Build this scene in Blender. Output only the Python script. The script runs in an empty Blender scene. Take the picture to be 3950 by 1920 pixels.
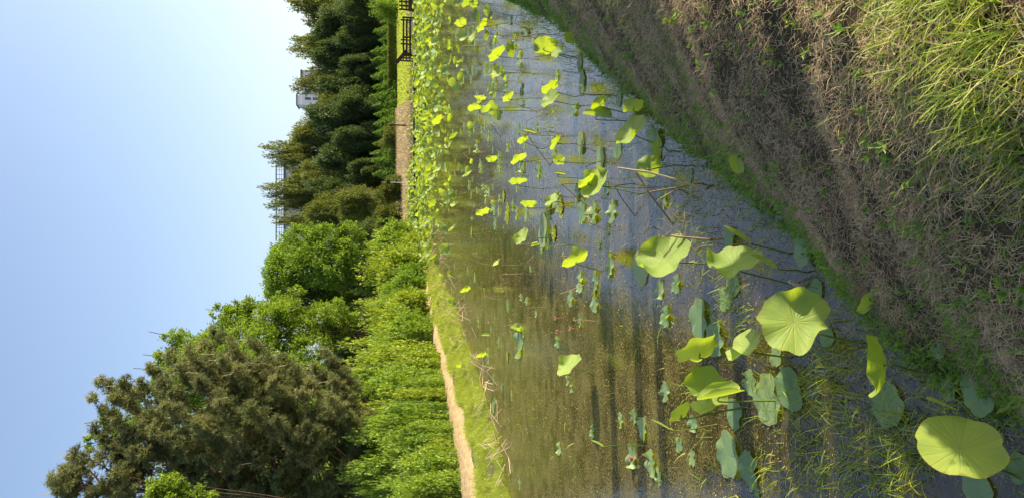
import bpy, math, random
import numpy as np
from mathutils import Vector, Matrix

R = math.radians
rng = np.random.default_rng(7)
random.seed(7)
S = bpy.context.scene
C = S.collection

# ------------------------------------------------------------------ camera, world, sun
F = 3950 * 26 / 36.0
PITCH = math.atan((1975 - 1490) / F)
CAMZ = 3.0
K = 3950 / 2576.0
RT = np.array([1.0, 0, 0])
FW = np.array([0, math.cos(PITCH), -math.sin(PITCH)])
UP = np.array([0, math.sin(PITCH), math.cos(PITCH)])
cam_d = bpy.data.cameras.new('camera')
cam_d.sensor_width = 36; cam_d.lens = 26; cam_d.sensor_fit = 'HORIZONTAL'
cam_d.clip_start = 0.05; cam_d.clip_end = 3000
cam = bpy.data.objects.new('camera', cam_d); C.objects.link(cam)
m = Matrix.Identity(4)
for i in range(3):
    m[i][0] = -UP[i]; m[i][1] = RT[i]; m[i][2] = -FW[i]
m[2][3] = CAMZ
cam.matrix_world = m
S.camera = cam

SUN_EL, SUN_AZ = 26.5, 7.0          # azimuth measured from +X towards +Y
w = bpy.data.worlds.new('World'); S.world = w; w.use_nodes = True
nt = w.node_tree
sky = nt.nodes.new('ShaderNodeTexSky'); sky.sky_type = 'NISHITA'; sky.sun_disc = False
sky.sun_elevation = R(SUN_EL); sky.sun_rotation = R(90 - SUN_AZ)
sky.air_density = 0.9; sky.dust_density = 3.2; sky.ozone_density = 1.1
bg = nt.nodes['Background']; bg.inputs['Strength'].default_value = 0.15
nt.links.new(sky.outputs[0], bg.inputs[0])
sd = bpy.data.lights.new('sun', 'SUN'); sd.energy = 4.8; sd.angle = R(0.5); sd.color = (1, 0.86, 0.62)
sun = bpy.data.objects.new('sun', sd); C.objects.link(sun)
sv = Vector((math.cos(R(SUN_EL)) * math.cos(R(SUN_AZ)), math.cos(R(SUN_EL)) * math.sin(R(SUN_AZ)), math.sin(R(SUN_EL))))
sun.rotation_euler = sv.to_track_quat('Z', 'Y').to_euler()
SUNV = np.array(sv)
S.view_settings.view_transform = 'Standard'; S.view_settings.look = 'None'
S.view_settings.exposure = 1.0; S.view_settings.gamma = 1
S.render.engine = 'CYCLES'
S.cycles.transparent_max_bounces = 8

# ------------------------------------------------------------------ pixel helpers (2576-wide photo coordinates)
def ray(px, py):
    return RT * (960 - py * K) / F + UP * (1975 - px * K) / F + FW
def ground(px, py, z=0.0):
    d = ray(px, py); t = (z - CAMZ) / d[2]; return np.array([d[0] * t, d[1] * t, z])
def at(px, py, Y):
    d = ray(px, py); t = Y / d[1]; return np.array([d[0] * t, Y, CAMZ + d[2] * t])

# ------------------------------------------------------------------ materials
def new_mat(name):
    m = bpy.data.materials.new(name); m.use_nodes = True
    t = m.node_tree; t.nodes.clear()
    out = t.nodes.new('ShaderNodeOutputMaterial')
    return m, t, out
def N(t, kind, **kw):
    n = t.nodes.new(kind)
    for k, v in kw.items():
        if k in n.inputs: n.inputs[k].default_value = v
        else: setattr(n, k, v)
    return n
def ramp(t, fac, stops):
    r = t.nodes.new('ShaderNodeValToRGB'); e = r.color_ramp.elements
    while len(e) > 1: e.remove(e[0])
    e[0].position = stops[0][0]; e[0].color = (*stops[0][1], 1)
    for p, c in stops[1:]:
        x = e.new(p); x.color = (*c, 1)
    t.links.new(fac, r.inputs[0]); return r.outputs[0]
def noise(t, scale, detail=4, rough=.55, vec=None, dist=0):
    n = t.nodes.new('ShaderNodeTexNoise'); n.inputs['Scale'].default_value = scale
    n.inputs['Detail'].default_value = detail; n.inputs['Roughness'].default_value = rough
    n.inputs['Distortion'].default_value = dist
    if vec is None:
        vec = t.nodes.new('ShaderNodeTexCoord').outputs['Object']
    t.links.new(vec, n.inputs['Vector']); return n.outputs['Fac']
def mathn(t, op, a, b=None, c=None):
    n = t.nodes.new('ShaderNodeMath'); n.operation = op
    for i, v in enumerate((a, b, c)):
        if v is None: continue
        if isinstance(v, (int, float)): n.inputs[i].default_value = v
        else: t.links.new(v, n.inputs[i])
    return n.outputs[0]
def bump(t, h, strength, dist):
    b = t.nodes.new('ShaderNodeBump'); b.inputs['Strength'].default_value = strength
    b.inputs['Distance'].default_value = dist; t.links.new(h, b.inputs['Height']); return b.outputs[0]

def leafmat(name, cols, trans=(.3, .5, .03), tw=0.35, rough=.5, spec=.3):
    """foliage: per-leaf random tint, diffuse top and light coming through"""
    m, t, out = new_mat(name)
    a = N(t, 'ShaderNodeAttribute', attribute_name='tint')
    col = ramp(t, a.outputs['Fac'], [(i / (len(cols) - 1), c) for i, c in enumerate(cols)])
    p = N(t, 'ShaderNodeBsdfPrincipled', Roughness=rough)
    p.inputs['Specular IOR Level'].default_value = spec
    t.links.new(col, p.inputs['Base Color'])
    tr = N(t, 'ShaderNodeBsdfTranslucent')
    mx = N(t, 'ShaderNodeMix', data_type='RGBA', blend_type='MIX'); mx.inputs[0].default_value = .75
    t.links.new(col, mx.inputs[6]); mx.inputs[7].default_value = (*trans, 1)
    t.links.new(mx.outputs[2], tr.inputs[0])
    ms = N(t, 'ShaderNodeMixShader'); ms.inputs[0].default_value = tw
    t.links.new(p.outputs[0], ms.inputs[1]); t.links.new(tr.outputs[0], ms.inputs[2])
    t.links.new(ms.outputs[0], out.inputs[0]); return m

def roughmat(name, stops, scale=6, rough=.9, bs=.4, bd=.02, detail=6, stretch=None, spec=.2):
    m, t, out = new_mat(name)
    vec = t.nodes.new('ShaderNodeTexCoord').outputs['Object']
    if stretch:
        mp = N(t, 'ShaderNodeMapping'); mp.inputs['Scale'].default_value = stretch
        t.links.new(vec, mp.inputs[0]); vec = mp.outputs[0]
    n = noise(t, scale, detail, .65, vec)
    p = N(t, 'ShaderNodeBsdfPrincipled', Roughness=rough); p.inputs['Specular IOR Level'].default_value = spec
    t.links.new(ramp(t, n, stops), p.inputs['Base Color'])
    t.links.new(bump(t, n, bs, bd), p.inputs['Normal'])
    t.links.new(p.outputs[0], out.inputs[0]); return m

def lotusmat(name='lotus_blade', stops=None, spec=.25, rough=.55):
    """lotus blade: pale radial veins (UV = angle, radius), waxy bluish top, yellow-green light through"""
    m, t, out = new_mat(name)
    uv = t.nodes.new('ShaderNodeUVMap').outputs[0]
    sp = t.nodes.new('ShaderNodeSeparateXYZ'); t.links.new(uv, sp.inputs[0])
    nz = noise(t, 5, 2, .5); uu = mathn(t, 'ADD', sp.outputs[0], mathn(t, 'MULTIPLY', mathn(t, 'SUBTRACT', nz, .5), .03))
    a = mathn(t, 'FRACT', mathn(t, 'MULTIPLY', uu, 19.0)); a2 = mathn(t, 'FRACT', mathn(t, 'ADD', mathn(t, 'MULTIPLY', uu, 38.0), .5))
    d = mathn(t, 'ABSOLUTE', mathn(t, 'SUBTRACT', a, .5))          # 0 at the vein
    wv = mathn(t, 'MULTIPLY', d, sp.outputs[1])
    vein = mathn(t, 'SUBTRACT', 1.0, mathn(t, 'MINIMUM', mathn(t, 'MULTIPLY', wv, 15.0), 1.0))
    d2 = mathn(t, 'ABSOLUTE', mathn(t, 'SUBTRACT', a2, .5)); v2 = mathn(t, 'SUBTRACT', 1.0, mathn(t, 'MINIMUM', mathn(t, 'MULTIPLY', mathn(t, 'MULTIPLY', d2, sp.outputs[1]), 12.0), 1.0))
    v2 = mathn(t, 'MULTIPLY', v2, mathn(t, 'MULTIPLY', mathn(t, 'MINIMUM', mathn(t, 'MAXIMUM', mathn(t, 'SUBTRACT', sp.outputs[1], .5), 0.0), .2), 3.0))
    vein = mathn(t, 'MAXIMUM', vein, v2)
    hub = mathn(t, 'LESS_THAN', sp.outputs[1], .045)
    vein = mathn(t, 'MAXIMUM', vein, hub)
    n1 = noise(t, 9, 5, .6)
    oi = t.nodes.new('ShaderNodeObjectInfo')
    at_ = N(t, 'ShaderNodeAttribute', attribute_name='tint')
    f = mathn(t, 'ADD', mathn(t, 'SUBTRACT', mathn(t, 'MULTIPLY', n1, .7), mathn(t, 'MULTIPLY', at_.outputs['Fac'], .35)), mathn(t, 'MULTIPLY', oi.outputs['Random'], .35))
    base = ramp(t, f, stops or [(.15, (.15, .26, .09)), (.5, (.26, .37, .09)), (.85, (.40, .46, .085))])
    edge = mathn(t, 'MULTIPLY', mathn(t, 'GREATER_THAN', sp.outputs[1], .975), .4)
    m1 = N(t, 'ShaderNodeMix', data_type='RGBA'); t.links.new(mathn(t, 'MULTIPLY', vein, .35), m1.inputs[0])
    t.links.new(base, m1.inputs[6]); m1.inputs[7].default_value = (.33, .42, .13, 1)
    m2 = N(t, 'ShaderNodeMix', data_type='RGBA'); t.links.new(edge, m2.inputs[0])
    t.links.new(m1.outputs[2], m2.inputs[6]); m2.inputs[7].default_value = (.45, .38, .06, 1)
    p = N(t, 'ShaderNodeBsdfPrincipled', Roughness=rough); p.inputs['Specular IOR Level'].default_value = spec
    p.inputs['Sheen Weight'].default_value = .03
    bl_ = noise(t, 14, 4, .7); rim = mathn(t, 'MULTIPLY', mathn(t, 'POWER', sp.outputs[1], 6.0), .22)
    spot = ramp(t, mathn(t, 'ADD', bl_, rim), [(.74, (0, 0, 0)), (.80, (1, 1, 1))])
    m4 = N(t, 'ShaderNodeMix', data_type='RGBA'); t.links.new(mathn(t, 'MULTIPLY', spot, .75), m4.inputs[0])
    t.links.new(m2.outputs[2], m4.inputs[6]); m4.inputs[7].default_value = (.20, .13, .035, 1)
    t.links.new(m4.outputs[2], p.inputs['Base Color'])
    n2 = noise(t, 40, 3, .5)
    h = mathn(t, 'ADD', mathn(t, 'MULTIPLY', vein, -.6), mathn(t, 'ADD', mathn(t, 'MULTIPLY', n1, 1.2), mathn(t, 'MULTIPLY', n2, .25)))
    b = bump(t, h, .4, .009); t.links.new(b, p.inputs['Normal'])
    tr = N(t, 'ShaderNodeBsdfTranslucent')
    m3 = N(t, 'ShaderNodeMix', data_type='RGBA'); t.links.new(mathn(t, 'MULTIPLY', vein, .6), m3.inputs[0])
    m3.inputs[6].default_value = (.46, .60, .02, 1); m3.inputs[7].default_value = (.32, .42, .015, 1)
    t.links.new(m3.outputs[2], tr.inputs[0])
    ms = N(t, 'ShaderNodeMixShader'); t.links.new(mathn(t, 'SUBTRACT', .42, mathn(t, 'MULTIPLY', at_.outputs['Fac'], .27)), ms.inputs[0])
    t.links.new(p.outputs[0], ms.inputs[1]); t.links.new(tr.outputs[0], ms.inputs[2])
    t.links.new(ms.outputs[0], out.inputs[0]); return m

def watermat():
    m, t, out = new_mat('pond_water')
    tc = t.nodes.new('ShaderNodeTexCoord').outputs['Object']
    big = noise(t, .35, 4, .6, tc); mid = noise(t, 2.2, 5, .6, tc); fine = noise(t, 34, 3, .7, tc); ff = noise(t, 95, 2, .6, tc)
    # floating scum and specks
    sx = t.nodes.new('ShaderNodeSeparateXYZ'); t.links.new(tc, sx.inputs[0])
    lefty = mathn(t, 'MULTIPLY', mathn(t, 'MINIMUM', mathn(t, 'MAXIMUM', mathn(t, 'SUBTRACT', -0.4, sx.outputs[0]), -2.0), 1.6), .05)
    nearby = mathn(t, 'MULTIPLY', mathn(t, 'MINIMUM', mathn(t, 'MAXIMUM', mathn(t, 'SUBTRACT', 7.5, sx.outputs[1]), 0.0), 3.5), -.030)
    thr = mathn(t, 'ADD', mathn(t, 'ADD', lefty, nearby), mathn(t, 'ADD', mathn(t, 'MULTIPLY', big, .12), mathn(t, 'MULTIPLY', mid, .34)))
    s = mathn(t, 'ADD', mathn(t, 'MULTIPLY', fine, .65), mathn(t, 'MULTIPLY', ff, .35))
    s = mathn(t, 'ADD', s, mathn(t, 'MULTIPLY', mathn(t, 'SUBTRACT', thr, .23), .9))
    mask = ramp(t, s, [(.53, (0, 0, 0)), (.63, (1, 1, 1))])
    wat = N(t, 'ShaderNodeBsdfPrincipled', Roughness=.06)
    wat.inputs['IOR'].default_value = 1.7
    t.links.new(ramp(t, mid, [(.3, (.018, .017, .007)), (.7, (.06, .042, .013))]), wat.inputs['Base Color'])
    bh = mathn(t, 'ADD', noise(t, 7, 3, .5, tc), mathn(t, 'MULTIPLY', noise(t, 40, 2, .5, tc), .25))
    t.links.new(bump(t, bh, .5, .011), wat.inputs['Normal'])
    deb = N(t, 'ShaderNodeBsdfPrincipled', Roughness=.55)
    t.links.new(ramp(t, ff, [(.3, (.022, .024, .006)), (.48, (.075, .07, .015)), (.62, (.20, .18, .04)), (.75, (.50, .43, .12))]), deb.inputs['Base Color'])
    ms = N(t, 'ShaderNodeMixShader'); t.links.new(mathn(t, 'MULTIPLY', mask, .85), ms.inputs[0])
    t.links.new(wat.outputs[0], ms.inputs[1]); t.links.new(deb.outputs[0], ms.inputs[2])
    t.links.new(ms.outputs[0], out.inputs[0]); return m

M = {}
M['lotus'] = lotusmat()
M['pad'] = lotusmat('lotus_pad', [(.15, (.10, .21, .11)), (.5, (.18, .31, .15)), (.85, (.32, .42, .18))], .5, .42)
M['stem'] = leafmat('lotus_stem', [(.10, .17, .03), (.20, .26, .05)], (.3, .4, .05), .15)
M['water'] = watermat()
M['straw'] = leafmat('dead_straw', [(.20, .13, .07), (.42, .32, .19), (.60, .50, .34)], (.5, .35, .15), .15, .7)
M['thatch'] = leafmat('mown_thatch', [(.14, .08, .038), (.31, .215, .11), (.53, .40, .235), (.18, .23, .05)], (.4, .3, .15), .15, .7)
M['grass'] = leafmat('fresh_grass', [(.09, .16, .02), (.22, .30, .03), (.40, .43, .05)], (.42, .55, .03), .4)
M['weed'] = leafmat('bank_weed', [(.07, .15, .03), (.15, .26, .045), (.26, .34, .07)], (.25, .5, .03), .35)
M['verge'] = leafmat('verge_grass', [(.13, .23, .03), (.30, .40, .045), (.50, .50, .12)], (.55, .6, .05), .4)
M['ground'] = roughmat('soil_and_turf', [(.3, (.05, .045, .025)), (.5, (.10, .085, .05)), (.7, (.12, .13, .04))], 5)
M['bank'] = roughmat('bank_soil', [(.3, (.022, .015, .008)), (.55, (.06, .04, .02)), (.75, (.11, .075, .04))], 14, bs=.9, bd=.03)
M['field'] = roughmat('crop_field', [(.3, (.22, .30, .04)), (.6, (.34, .42, .06)), (.8, (.42, .44, .12))], .6, detail=10)
M['dirt'] = roughmat('raked_soil', [(.3, (.25, .18, .09)), (.55, (.40, .30, .165)), (.75, (.50, .40, .24))], 7, bs=.8, bd=.02, detail=10)
M['redsoil'] = roughmat('red_soil', [(.3, (.20, .09, .05)), (.7, (.34, .17, .10))], 2)
M['bark'] = roughmat('bark', [(.3, (.05, .035, .025)), (.6, (.12, .085, .06)), (.8, (.20, .15, .11))], 8, stretch=(3, 3, .6), bs=.8, bd=.03)
M['pinebark'] = roughmat('pine_bark', [(.3, (.10, .05, .03)), (.6, (.26, .14, .09)), (.8, (.38, .25, .17))], 8, stretch=(3, 3, .8), bs=.8, bd=.03)
M['wood'] = roughmat('dark_wood', [(.3, (.03, .018, .013)), (.7, (.08, .048, .034))], 12, stretch=(1, 1, 6))
M['deck'] = roughmat('grey_deck', [(.3, (.16, .13, .13)), (.7, (.27, .24, .24))], 10)
M['needle'] = leafmat('pine_needles', [(.04, .065, .03), (.11, .15, .055), (.24, .27, .10), (.30, .26, .12)], (.3, .3, .1), .3, .6)
M['candle'] = leafmat('pine_shoots', [(.42, .36, .2), (.5, .45, .26)], (.5, .45, .2), .1)
M['f_dark'] = leafmat('dark_foliage', [(.022, .05, .018), (.05, .092, .03), (.11, .15, .038)], (.16, .24, .02), .3)
M['f_olive'] = leafmat('olive_foliage', [(.035, .06, .016), (.085, .115, .025), (.18, .19, .035)], (.26, .30, .02), .35)
M['f_green'] = leafmat('green_foliage', [(.05, .11, .018), (.11, .20, .028), (.21, .31, .04)], (.32, .5, .02), .4)
M['f_light'] = leafmat('light_foliage', [(.06, .12, .018), (.16, .26, .03), (.33, .42, .07)], (.38, .55, .02), .36)
M['f_yellow'] = leafmat('yellow_foliage', [(.08, .13, .014), (.19, .27, .025), (.37, .44, .06)], (.44, .56, .02), .36)
M['f_conifer'] = leafmat('conifer_foliage', [(.03, .08, .025), (.09, .18, .035), (.18, .28, .05)], (.25, .42, .02), .35)
M['white'] = roughmat('white_render', [(.3, (.55, .56, .58)), (.7, (.66, .67, .69))], 1, bs=.1)
M['slate'] = roughmat('slate_roof', [(.3, (.10, .13, .19)), (.7, (.15, .19, .26))], 2)
M['brown'] = roughmat('brown_trim', [(.3, (.12, .07, .06)), (.7, (.19, .11, .09))], 2)
M['metal'] = roughmat('grey_metal', [(.3, (.18, .18, .20)), (.7, (.28, .28, .30))], 2, rough=.5)
M['glass'] = roughmat('window_glass', [(.3, (.03, .04, .06)), (.7, (.05, .07, .09))], 1, rough=.1, spec=.6)
M['scum'] = roughmat('green_scum', [(.3, (.12, .15, .02)), (.7, (.30, .34, .04))], 30)
M['flower'] = leafmat('faded_petal', [(.5, .22, .16), (.62, .36, .26)], (.7, .3, .2), .2)

# ------------------------------------------------------------------ mesh helpers
def mesh_from(name, V, Fc, mats, tint=None, uv=None, mi=None, smooth=False):
    """V (n,3); Fc (k,3|4) int array or list of such arrays"""
    me = bpy.data.meshes.new(name)
    if not isinstance(Fc, list) or not isinstance(Fc[0], np.ndarray): Fc = [np.asarray(Fc)]
    Fc = [np.asarray(f, dtype=np.int32) for f in Fc if len(f)]
    V = np.asarray(V, dtype=np.float32)
    nl = sum(f.size for f in Fc); npol = sum(len(f) for f in Fc)
    me.vertices.add(len(V)); me.vertices.foreach_set('co', V.ravel())
    me.loops.add(nl); me.polygons.add(npol)
    li = np.concatenate([f.ravel() for f in Fc])
    tot = np.concatenate([np.full(len(f), f.shape[1], dtype=np.int32) for f in Fc])
    st = np.concatenate([[0], np.cumsum(tot)[:-1]]).astype(np.int32)
    me.loops.foreach_set('vertex_index', li)
    me.polygons.foreach_set('loop_start', st)
    me.polygons.foreach_set('loop_total', tot)
    if mi is not None: me.polygons.foreach_set('material_index', np.asarray(mi, dtype=np.int32))
    me.polygons.foreach_set('use_smooth', np.full(npol, bool(smooth)))
    if uv is not None:
        l = me.uv_layers.new(name='UVMap'); l.data.foreach_set('uv', np.asarray(uv, dtype=np.float32)[li].ravel())
    if tint is not None:
        a = me.attributes.new('tint', 'FLOAT', 'POINT'); a.data.foreach_set('value', np.asarray(tint, dtype=np.float32))
    for mt in (mats if isinstance(mats, (list, tuple)) else [mats]): me.materials.append(mt)
    me.update(calc_edges=True); me.validate(clean_customdata=False)
    return me
def link(name, me, parent=None, loc=None):
    o = bpy.data.objects.new(name, me); C.objects.link(o)
    if parent is not None: o.parent = parent
    if loc is not None: o.location = loc
    return o
def tag(o, label=None, cat=None, group=None, kind=None):
    if label: o['label'] = label
    if cat: o['category'] = cat
    if group: o['group'] = group
    if kind: o['kind'] = kind
    return o
def thing(name, loc, label, cat, group=None):
    return tag(link(name, None, loc=tuple(loc)), label, cat, group)

class Soup:
    """collects vertices, faces, tint, uv, material index"""
    def __init__(s): s.V = []; s.F = {3: [], 4: []}; s.T = []; s.n = 0; s.MI = {3: [], 4: []}; s.UV = []
    def add(s, V, Fc, tint=.5, mi=0, uv=None):
        V = np.asarray(V, float).reshape(-1, 3); Fc = np.asarray(Fc, int)
        s.V.append(V); s.F[Fc.shape[1]].append(Fc + s.n); s.MI[Fc.shape[1]].append(np.full(len(Fc), mi))
        s.T.append(np.broadcast_to(np.asarray(tint, float), (len(V),)))
        s.UV.append(np.zeros((len(V), 2)) if uv is None else uv); s.n += len(V)
    def mesh(s, name, mats, smooth=False):
        fs, mi = [], []
        for k in (3, 4):
            if s.F[k]: fs.append(np.concatenate(s.F[k])); mi.append(np.concatenate(s.MI[k]))
        return mesh_from(name, np.concatenate(s.V), fs, mats, np.concatenate(s.T), np.concatenate(s.UV), np.concatenate(mi), smooth)

def unit(a): return a / np.maximum(np.linalg.norm(a, axis=-1, keepdims=True), 1e-9)
def rvec(n): return unit(rng.normal(size=(n, 3)))

def leaves(s, P, D, L, W, tint=None, mi=0, fold=.25, up=.6):
    """one diamond leaf per point P growing along D; L, W sizes"""
    n = len(P); L = np.broadcast_to(L, (n,))[:, None]; W = np.broadcast_to(W, (n,))[:, None]
    side = unit(np.cross(D, unit(rvec(n) + np.array([0, 0, up]))))
    nr = unit(np.cross(side, D))
    a = P; b = P + D * L * .45 + side * W * .5 + nr * L * fold * .3; c = P + D * L - nr * L * fold * .2
    d = P + D * L * .45 - side * W * .5 + nr * L * fold * .3
    V = np.stack([a, b, c, d], 1).reshape(-1, 3)
    if tint is None: tint = rng.random(n)
    s.add(V, np.arange(n * 4).reshape(-1, 4), np.repeat(tint, 4), mi)

def blades(s, P, D, L, W, curve=.4, tint=None, mi=0, seg=3):
    """grass blades: P base, D direction, bending over"""
    n = len(P); L = np.broadcast_to(L, (n,)); W = np.broadcast_to(W, (n,))
    h = rvec(n); h[:, 2] = 0; h = unit(h)
    fd = D.copy(); fd[:, 2] = 0; k = np.linalg.norm(fd, axis=1) < .15; fd[k] = h[k]; fd = unit(fd)
    side = unit(np.cross(D, fd + np.array([0, 0, .01])) + h * .5)
    side = unit(side - D * np.sum(side * D, 1)[:, None])
    cv = np.broadcast_to(curve, (n,)) * rng.uniform(.4, 1.5, n)
    rows = []
    for i in range(seg + 1):
        t = i / seg
        c = P + D * (L * t)[:, None] + (fd * .7 - np.array([0, 0, .5])) * (L * cv * t * t)[:, None]
        wd = (W * (1 - t ** 1.6) * .5 + W * .03)[:, None]
        rows += [c - side * wd, c + side * wd]
    V = np.stack(rows, 1).reshape(-1, 3); m_ = 2 * (seg + 1)
    base = (np.arange(n) * m_)[:, None, None]
    q = np.array([[2 * i, 2 * i + 1, 2 * i + 3, 2 * i + 2] for i in range(seg)])[None]
    if tint is None: tint = rng.random(n)
    s.add(V, (base + q).reshape(-1, 4), np.repeat(tint, m_), mi)

def tube(s, pts, rad, n=7, tint=.5, mi=0, cap=True):
    pts = np.asarray(pts, float); k = len(pts); rad = np.broadcast_to(rad, (k,))
    d = unit(np.gradient(pts, axis=0)); ref = np.array([.31, .95, .1]) if abs(d[0][2]) > .8 else np.array([0, 0, 1.0])
    V = []
    for i in range(k):
        u = unit(np.cross(d[i], ref)); v = np.cross(d[i], u)
        a = np.linspace(0, 2 * np.pi, n, endpoint=False)
        V.append(pts[i] + rad[i] * (np.cos(a)[:, None] * u + np.sin(a)[:, None] * v))
    V = np.concatenate(V)
    Fc = [[i * n + j, i * n + (j + 1) % n, (i + 1) * n + (j + 1) % n, (i + 1) * n + j] for i in range(k - 1) for j in range(n)]
    s.add(V, Fc, tint, mi)
    if cap:
        for e in (0, k - 1):
            s.add(np.vstack([V[e * n:(e + 1) * n], pts[e]]), [[j, (j + 1) % n, n] for j in range(n)], tint, mi)
def curve_pts(ctrl, n=10):
    """Catmull-Rom through control points"""
    c = [np.asarray(p, float) for p in ctrl]; c = [2 * c[0] - c[1]] + c + [2 * c[-1] - c[-2]]
    out = []
    for i in range(1, len(c) - 2):
        for j in range(n):
            t = j / n; p0, p1, p2, p3 = c[i - 1:i + 3]
            out.append(.5 * (2 * p1 + (p2 - p0) * t + (2 * p0 - 5 * p1 + 4 * p2 - p3) * t * t + (3 * p1 - p0 - 3 * p2 + p3) * t ** 3))
    out.append(c[-2]); return np.array(out)
def box(s, lo, hi, mi=0, rot=None, ctr=None):
    x0, y0, z0 = lo; x1, y1, z1 = hi
    V = np.array([[x, y, z] for x in (x0, x1) for y in (y0, y1) for z in (z0, z1)], float)
    s.add(V, [[0, 1, 3, 2], [4, 6, 7, 5], [0, 4, 5, 1], [2, 3, 7, 6], [0, 2, 6, 4], [1, 5, 7, 3]], .5, mi)
def beam(s, a, b, w_, h_, mi=0):
    """square timber from a to b"""
    a = np.asarray(a, float); b = np.asarray(b, float); d = unit(b - a)
    ref = np.array([0, 0, 1.0]) if abs(d[2]) < .9 else np.array([0, 1.0, 0])
    u = unit(np.cross(d, ref)) * w_ / 2; v = np.cross(d, unit(u)) * h_ / 2
    V = [p + su * u + sv_ * v for p in (a, b) for su, sv_ in ((-1, -1), (1, -1), (1, 1), (-1, 1))]
    s.add(V, [[0, 1, 2, 3], [7, 6, 5, 4], [0, 4, 5, 1], [1, 5, 6, 2], [2, 6, 7, 3], [3, 7, 4, 0]], .5, mi)

# ------------------------------------------------------------------ terrain
LE = [(-40, -26), (-12, -14), (0, -11.6), (8, -9.2), (18.1, -6.3), (20.1, -5.25), (24.6, -4.4), (31.7, -3.0), (44.2, -1.35), (56, -.2), (64.5, .9), (70, 1.4), (90, 2)]
RE = [(-40, -24), (-10, -7), (0, -2.3), (2, -1.45), (3.1, -.83), (3.85, -.6), (4.67, -.1), (5.2, .2), (5.95, .57), (6.96, 1.01), (8.1, 1.62), (9.6, 2.34), (11.5, 3.4), (13.6, 4.4), (17, 5.8), (26, 9.6), (40, 15.5), (75, 30), (90, 36)]
FARY = 72.8
def xl(Y): return np.interp(Y, [a for a, b in LE], [b for a, b in LE])
def xr(Y): return np.interp(Y, [a for a, b in RE], [b for a, b in RE])
def sm(t): t = np.clip(t, 0, 1); return t * t * (3 - 2 * t)
def wob(X, Y, s=1.0):
    return (np.sin(X * 2.1 * s + Y * .7 * s) + np.sin(Y * 1.7 * s - X * .9 * s + 1.3) + np.sin((X + Y) * 3.3 * s + .5) * .5 + np.sin(Y * 5.1 * s + X * 4.3 * s) * .35) / 2.85
def gz(X, Y):
    X = np.asarray(X, float); Y = np.asarray(Y, float)
    dl = (X - xl(Y)) * .97; dr = (xr(Y) - X) * .89; df = FARY - Y
    dr = dr + .06 * wob(X, Y, 2.2)
    mn = np.minimum(np.minimum(dl, dr), df)
    z = np.where(mn > 0, -.45 * sm(mn / .7), 0)
    d = np.clip(-dr, 0, None); t = np.clip(d / 1.8, 0, 1)
    zr = 1.45 * (.78 * t + .22 * (1.5 * t - .5 * t ** 3)) + np.clip((d - 1.8) * .04, 0, .35)
    zr = zr + sm(d / .4) * .016 * wob(X, Y, 3.0)
    zr = zr * np.where(Y > 30, np.clip(1 - (Y - 30) / 40, .35, 1), 1)
    zl = .5 * sm(-dl / 2.4) + .25 * sm((-dl - 4) / 4) + .02 * wob(X, Y, 2)
    zf = .38 * sm((Y - FARY) / .35) + .022 * np.clip(Y - FARY - 4, 0, 70)
    out = np.maximum(np.maximum(np.where(dr < 0, zr, -9), np.where(dl < 0, zl, -9)), np.where(df < 0, zf, -9))
    k = np.clip((Y - FARY) / 3, 0, 1)
    far = np.where(df < 0, zf * k + np.maximum(out, zf) * (1 - k), out)
    out = np.where(df < 0, far, out)
    # a gentle rise under the wood
    return np.where(mn > 0, z, out)

def seg(a, b, st): return np.arange(a, b, st)
xs = np.concatenate([-np.geomspace(900, 30, 14), seg(-29, -10, .8), seg(-10, -2.5, .25), seg(-2.5, 7, .06), seg(7, 20, .4), seg(20, 40, 1.5), np.geomspace(42, 900, 14)])
ys = np.concatenate([-np.geomspace(60, 3, 6), seg(-2.5, 1, .3), seg(1, 14, .06), seg(14, 30, .2), seg(30, 72, .5), seg(72, 74, .12), seg(74, 120, 1.5), np.geomspace(121, 1500, 16)])
GX, GY = np.meshgrid(xs, ys); nx, ny = len(xs), len(ys)
V = np.stack([GX, GY, gz(GX, GY)], -1).reshape(-1, 3)
ii = (np.arange(ny - 1)[:, None] * nx + np.arange(nx - 1)[None]).reshape(-1)
Fq = np.stack([ii, ii + 1, ii + nx + 1, ii + nx], 1)
cx = V[Fq].mean(1)
mi = np.where((cx[:, 0] > xr(cx[:, 1]) - 1.2) & (cx[:, 1] < 30), 1, 0)
mi = np.where((cx[:, 1] > 88) & (cx[:, 1] < 128), 2, mi)
g = link('ground', mesh_from('ground', V, Fq, [M['ground'], M['bank'], M['field']], mi=mi, smooth=True)); tag(g, kind='structure')

# pond surface, closed box slightly inset in depth
wx = [-60, 60]; Vw = [(-60, -40, 0), (60, -40, 0), (60, FARY + .2, 0), (-60, FARY + .2, 0)]
wv = link('pond_water', mesh_from('pond_water', Vw, [[0, 1, 2, 3]], M['water'])); tag(wv, kind='structure')

# dirt path along the far bank, raked crosswise
PR = [(14, -10.5), (18, -8.1), (20.5, -6.95), (23.7, -6.06), (27.2, -5.47), (31.9, -4.68), (40, -3.73), (48, -2.3), (54, -1.6)]
PL = [(14, -13.5), (18, -11.4), (20.5, -10.4), (23.7, -9.3), (27.2, -8.5), (31.9, -7.0), (40, -5.9), (48, -4.1), (54, -2.9)]
yy = np.arange(14, 54, .045); tt = np.linspace(0, 1, 14)
YY, TT = np.meshgrid(yy, tt, indexing='ij')
XX = np.interp(YY, [a for a, b in PL], [b for a, b in PL]) * (1 - TT) + np.interp(YY, [a for a, b in PR], [b for a, b in PR]) * TT
XX = XX + .08 * np.sin(YY * 3) * (np.abs(TT - .5) > .45)
rib = np.sin(YY * 2 * np.pi / .42 + 2.0 * np.sin(TT * 3.1) + .6 * np.sin(YY * .9)) * .05 * sm(np.minimum(TT, 1 - TT) * 5)
ZZ = gz(XX, YY) + .03 + rib + rng.normal(0, .008, YY.shape)
Vp = np.stack([XX, YY, ZZ], -1).reshape(-1, 3); b_ = len(tt)
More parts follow.
